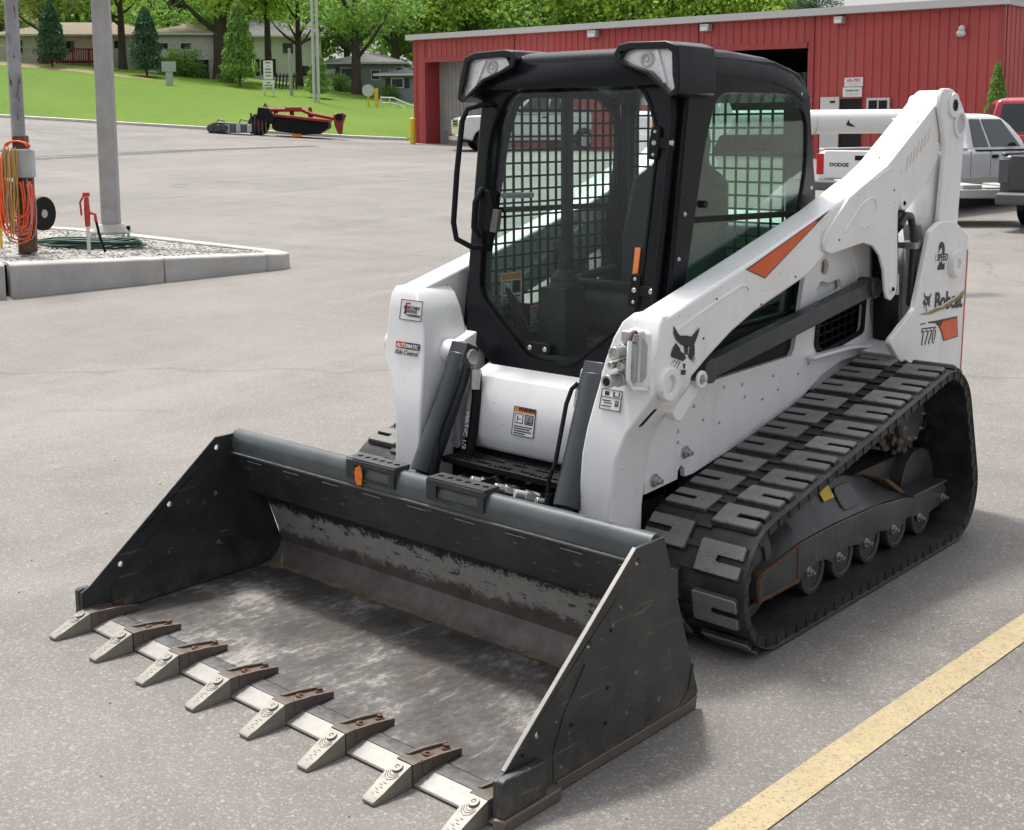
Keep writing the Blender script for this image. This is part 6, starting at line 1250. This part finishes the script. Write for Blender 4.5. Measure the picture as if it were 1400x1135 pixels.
# ---------------------------------------------------------------- trees
random.seed(21)
def crown_mesh(name, mat, clumps, n, leaf, seed):
    rnd = random.Random(seed); mb = MB(); tot = sum(r ** 2 for _, r in clumps); V, F = [], []
    for (c, r) in clumps:
        m_ = int(n * r * r / tot)
        for _ in range(m_):
            d = Vector((rnd.gauss(0, 1), rnd.gauss(0, 1), rnd.gauss(0, 1))).normalized(); q = rnd.random() ** .42
            if rnd.random() < .12: q *= 1.12
            p = Vector(c) + Vector((d.x * r, d.y * r, d.z * r * .72)) * q
            a = (d + Vector((rnd.gauss(0, .8), rnd.gauss(0, .8), rnd.gauss(0, .8)))).normalized(); e1 = a.orthogonal().normalized(); e1 = (Matrix.Rotation(rnd.random() * 6.28, 3, a) @ e1); e2 = a.cross(e1); sz = leaf * rnd.uniform(.6, 1.35)
            o = len(V); V += [p + e1 * sz, p + e2 * sz * .55, p - e1 * sz * .9, p - e2 * sz * .55]; F.append((o, o + 1, o + 2, o + 3))
    me = bpy.data.meshes.new(name); me.from_pydata([tuple(v) for v in V], [], F); me.materials.append(M[mat]); return me
def clumps(rx, rz, zc, k, seed, rmin=.28, rmax=.5):
    rnd = random.Random(seed); out = []
    for _ in range(k):
        d = Vector((rnd.gauss(0, 1), rnd.gauss(0, 1), rnd.gauss(0, 1))).normalized(); q = rnd.random() ** .4; r = rx * rnd.uniform(rmin, rmax)
        out.append(((d.x * (rx - r * .6) * q, d.y * (rx - r * .6) * q, zc + d.z * (rz - r * .5) * q), r))
    return out
CROWN = {k: crown_mesh('crown', mt, clumps(1, .95, 0, 19, sd, .22, .48), 6500, .034, sd) for k, mt, sd in (('A', 'leafA', 1), ('B', 'leafB', 2), ('C', 'leafC', 3), ('D', 'leafD', 4), ('A2', 'leafA', 5), ('B2', 'leafB', 6))}
def trunk_mesh(seed, h, r, fork=.45, lean=0.0, limbs=7, spread=.5):
    rnd = random.Random(seed); mb = MB(); top_ = Vector((lean * h, 0, h)); mb.tube([(0, 0, -.4), (lean * h * .1, 0, h * .15), (lean * h * .4, 0, h * .45), top_], [r * 1.35, r, r * .85, r * .35], 12)
    for k in range(limbs):
        z = h * rnd.uniform(fork, .85); a = rnd.uniform(0, 6.28); l = h * spread * rnd.uniform(.6, 1.1); p0 = Vector((lean * z, 0, z)); d = Vector((math.cos(a), math.sin(a), rnd.uniform(.25, .9))).normalized()
        mb.tube([p0, p0 + d * l * .4, p0 + d * l * .75 + Vector((0, 0, .08 * l)), p0 + d * l + Vector((0, 0, .2 * l))], [r * .45, r * .36, r * .22, r * .08], 7)
    return mb.mesh('trunk', 'bark', 60)
def tree(label, s, u, h, cr, vc, kind, tr=.3, seed=1, group='trees on the slope', sq=1.0, name='tree', dz=0, fork=.4, lean=0.0, spread=.45, limbs=7):
    p = place(s, u, dz); cz = 1.764 + (180 - vc) * s / 1735 - p.z; h = max(h * .6, cz); o = empty(name, p, random.uniform(0, 6), label, 'tree', group)
    sub('trunk', trunk_mesh(seed, h, tr, fork, lean, limbs, spread), o)
    c = sub('crown', CROWN[kind], o, (lean * cz, 0, cz), (0, 0, random.uniform(0, 6)), (cr, cr, cr * sq)); return o
tree('bright green oak with a thick trunk beside the garage door', 96, 311, 12, 6.2, -38, 'A', .6, 3, fork=.28, spread=.6, limbs=9)
tree('tree with a dark forked trunk in front of the grey house', 93, 492, 9, 5.2, -8, 'B', .36, 4, fork=.30, spread=.65, sq=.85)
tree('tall tree with a thin black trunk behind the white sign', 98, 374, 12, 5.0, -28, 'A2', .28, 5, fork=.5)
tree('olive leaved tree beside the leftmost evergreen', 96, 72, 7, 5.6, -20, 'C', .26, 6, fork=.35, spread=.6, sq=.75)
tree('bright tree behind the square lamp post', 97, 178, 11, 5.2, -28, 'A', .30, 7)
tree('leafy tree left of the thin white poles', 100, 415, 11, 4.6, -8, 'A', .28, 8)
tree('dark tree between the forked tree and the red building', 110, 545, 13, 6.0, 25, 'B2', .4, 9)
tree('olive tree over the far left house', 106, 14, 8, 5.2, 2, 'C', .4, 10, sq=.8)
tree('mid green tree above the ranch house roof', 112, 245, 10, 6.5, 2, 'B', .4, 11)
tree('dark tree behind the tall sign', 118, 345, 10, 7.2, 5, 'B2', .4, 12)
bk = 0
for u, s, cr, kind in ((-20, 135, 8, 'B'), (60, 130, 8, 'A2'), (120, 132, 8.5, 'B'), (185, 136, 9, 'B2'), (250, 134, 9, 'A'), (300, 140, 9, 'B'), (370, 132, 8, 'A2'), (430, 130, 8, 'B'), (480, 128, 7.5, 'A'), (530, 132, 8, 'B2'), (585, 118, 7.5, 'B'), (640, 114, 7, 'A2'), (690, 118, 8, 'A'), (745, 112, 7, 'B'), (800, 116, 8, 'A2'), (850, 112, 7.5, 'A'), (905, 115, 8, 'B'), (955, 110, 7.5, 'A2'), (1005, 112, 7.0, 'A'), (1050, 108, 5.6, 'A2')):
    bk += 1; zt = 1.764 + (178 + (40 if u < 600 else 8 - max(0, u - 900) * .05)) / 1735 * s; czz = 2 if u < 600 else 14
    words_ = ('first', 'second', 'third', 'fourth', 'fifth', 'sixth', 'seventh', 'eighth', 'ninth', 'tenth', 'eleventh', 'twelfth', 'thirteenth', 'fourteenth', 'fifteenth', 'sixteenth', 'seventeenth', 'eighteenth', 'nineteenth', 'twentieth')[bk - 1]
    tree(f'{words_} from the left in the back row of trees along the skyline', s, u, 8, cr, czz, kind, .35, 30 + bk, 'back row of trees')
    o = CROWN[kind]
for u, s, cr, h_ in ((30, 128, 6, 5), (150, 122, 6, 5), (215, 124, 6, 5), (345, 123, 6, 5), (455, 122, 5.5, 5), (575, 108, 5.0, 4)): pass
tree('feathery evergreen tip over the red roof', 75, 1106, 10, 2.0, 18, 'D', .2, 61, 'back row of trees', .75)
# columnar evergreens and shrubs
def cone_crown(name, mat, seed, n=5200, leaf=.03, top_=.06):
    rnd = random.Random(seed); V, F = [], []
    for _ in range(n):
        z = rnd.random() ** .8; w = (.5 * (1 - z) ** .6 + top_ * .3) * (1 if z > .12 else .55 + z * 3.7) * (.92 + .08 * math.sin(z * 31 + seed)); a = rnd.uniform(0, 6.28); r = w * rnd.random() ** .4
        p = Vector((r * math.cos(a), r * math.sin(a), z)); d = (Vector((math.cos(a), math.sin(a), .6)) + Vector((rnd.gauss(0, .5), rnd.gauss(0, .5), rnd.gauss(0, .5)))).normalized(); e1 = d.orthogonal().normalized(); e1 = Matrix.Rotation(rnd.random() * 6.28, 3, d) @ e1; e2 = d.cross(e1); sz = leaf * rnd.uniform(.6, 1.4)
        o = len(V); V += [p + e1 * sz, p + e2 * sz * .5, p - e1 * sz, p - e2 * sz * .5]; F.append((o, o + 1, o + 2, o + 3))
    me = bpy.data.meshes.new(name); me.from_pydata([tuple(v) for v in V], [], F); me.materials.append(M[mat]); return me
CONE = cone_crown('crown', 'leafD', 3); CONEB = cone_crown('crown', 'leafB', 4)
stem_ = MB(); stem_.tube([(0, 0, -.3), (0, 0, .5), (0, 0, .9)], [.05, .04, .015], 8); STEM = stem_.mesh('trunk', 'bark', 60)
for label, s, u, h_, w, me in (('dark columnar evergreen near the red deck', 89, 83, 4.2, 2.7, CONE), ('dark evergreen in front of the ranch house', 89, 210, 4.4, 2.9, CONE), ('columnar tree against the oak trunk', 88, 335, 5.4, 3.0, CONEB), ('young columnar tree around the thin white poles', 84, 441, 2.7, 2.2, CONEB), ('narrow bright arborvitae in front of the gable wall', 33.0, 1357, 1.75, .75, CONEB)):
    o = empty('evergreen', place(s, u), random.uniform(0, 6), label, 'tree', 'columnar evergreens'); sub('trunk', STEM, o, (0, 0, 0), (0, 0, 0), (w * .6, w * .6, h_)); sub('crown', me, o, (0, 0, .12 * h_ if s > 50 else 1.05), (0, 0, 0), (w, w, h_ * (.95 if s > 50 else 1.0)))
SHR = crown_mesh('foliage', 'leafB', clumps(1, .8, .55, 9, 41, .35, .55), 2200, .05, 41)
for label, s, u, r in (('rounded shrub beside the grey sign post', 93, 262, 2.0), ('shrub at the foot of the oak', 91, 325, 1.3), ('low shrub below the ranch house wall', 93, 238, 1.3), ('shrub left of the grey house door', 96, 470, 1.3), ('shrub under the garage house window', 90, 536, 1.0)):
    o = empty('shrub', place(s, u), 0, label, 'shrub', 'shrubs by the houses'); sub('foliage', SHR, o, (0, 0, 0), (0, 0, random.uniform(0, 6)), (r, r, r * .9)); sub('stem', STEM, o, (0, 0, 0), (0, 0, 0), (r, r, r))

# ---------------------------------------------------------------- signs, poles, small things on the slope
SG = empty('sign_board', place(82, 373.5), head(0, 1), 'white two panel sign on two white posts by the trees', 'sign')
for x in (-.28, .28): mb = MB(); mb.bb(x - .05, x + .05, -.05, .05, -.2, 1.0); mb.build('post', 'siding', SG)
mb = MB(); mb.bb(-.30, .30, -.05, .0, 1.08, 2.25); mb.build('panel', 'decalwhite', SG); mb = MB(); mb.bb(-.36, .36, -.06, .0, .58, 1.04); mb.build('panel', 'decalwhite', SG)
for k, (w, z) in enumerate(((.34, 2.12), (.08, 1.92), (.36, 1.72), (.40, 1.52), (.34, 1.30), (.22, .86), (.5, .70))): mb = MB(); mb.bb(-w / 2, w / 2, -.066, -.0615, z - .035, z + .035); mb.build('print_line', 'lipgrey', SG)
SB = empty('sign_board', place(83.5, 240), head(.1, 1), 'back of a grey sign on a broad post by the shrubs', 'sign'); mb = MB(); mb.bb(-.22, .22, -.04, .04, -.2, 1.1); mb.build('post', 'boxgrey', SB); mb = MB(); mb.bb(-.45, .45, -.08, -.042, .9, 1.55); mb.build('panel', 'boxgrey', SB)
for u, lab in ((434.5, 'left of two thin white flag poles'), (440.5, 'right of two thin white flag poles')):
    o = empty('flag_pole', place(80, u), 0, lab, 'pole', 'thin white poles on the slope'); mb = MB(); mb.tube([(0, 0, -.2), (0, 0, 6), (0, 0, 12)], [.10, .09, .07], 10); mb.build('pole', 'trim', o)
o = empty('utility_pole', place(84, 404), 0, 'short leaning grey pole right of the white sign', 'pole'); mb = MB(); mb.tube([(0, 0, -.2), (-.05, 0, 1.6), (-.12, 0, 3.1)], [.11, .10, .09], 10); mb.build('pole', 'pole', o)
o = empty('road_sign', place(80, 507.5), head(0, 1), 'round white sign with a yellow post by the grey house', 'sign'); mb = MB(); mb.bb(-.05, .05, -.03, .03, -.1, 1.0); mb.build('post', 'yellow', o); mb = MB(); mb.cyl((0, -.05, 1.05), (0, -.035, 1.05), .38, None, 20); mb.build('disc', 'trim', o)
o = empty('bollard', place(80.5, 518.5), 0, 'thin yellow bollard right of the round sign', 'bollard'); mb = MB(); mb.cyl((0, 0, -.1), (0, 0, 1.2), .11, None, 12); mb.build('post', 'yellow', o)
FN = empty('rail_fence', place(82, 545), head(.25, 1), 'white rail fence stepping down beside the red building', 'fence')
for k in range(6):
    mb = MB(); mb.bb(-1.0 + k * .55, -.92 + k * .55, -.04, .04, -.6 - k * .13, .75 - k * .16); mb.build('post', 'siding', FN)
for z in (.65, .30): mb = MB(); mb.tube([(-1.0, 0, z), (-.2, 0, z - .02), (1.8, 0, z - .85)], .05, 6); mb.build('rail', 'siding', FN)
FD = empty('slat_fence', place(90, 392), head(.1, 1), 'dark slatted fence panels right of the sign', 'fence')
for k in range(9): mb = MB(); mb.box((-.9 + k * .24, 0, .55), (.10, .04, 1.1), Matrix.Rotation(.12, 3, 'Y')); mb.build('slat', 'decalblack', FD)
mb = MB(); mb.bb(-1.0, 1.2, .03, .07, .85, .95); mb.build('rail', 'decalblack', FD)
CF = empty('chain_fence', place(99, 38, .2), head(.15, 1), 'thin galvanised fence along the top of the far left bank', 'fence')
for k in range(7): mb = MB(); mb.cyl((-4.5 + k * 1.5, 0, -.5), (-4.5 + k * 1.5, 0, 1.2 - k * .08), .035, None, 8); mb.build('post', 'trim', CF)
mb = MB(); mb.tube([(-4.5, 0, 1.2), (4.5, 0, .72)], .03, 6); mb.build('top_rail', 'trim', CF)
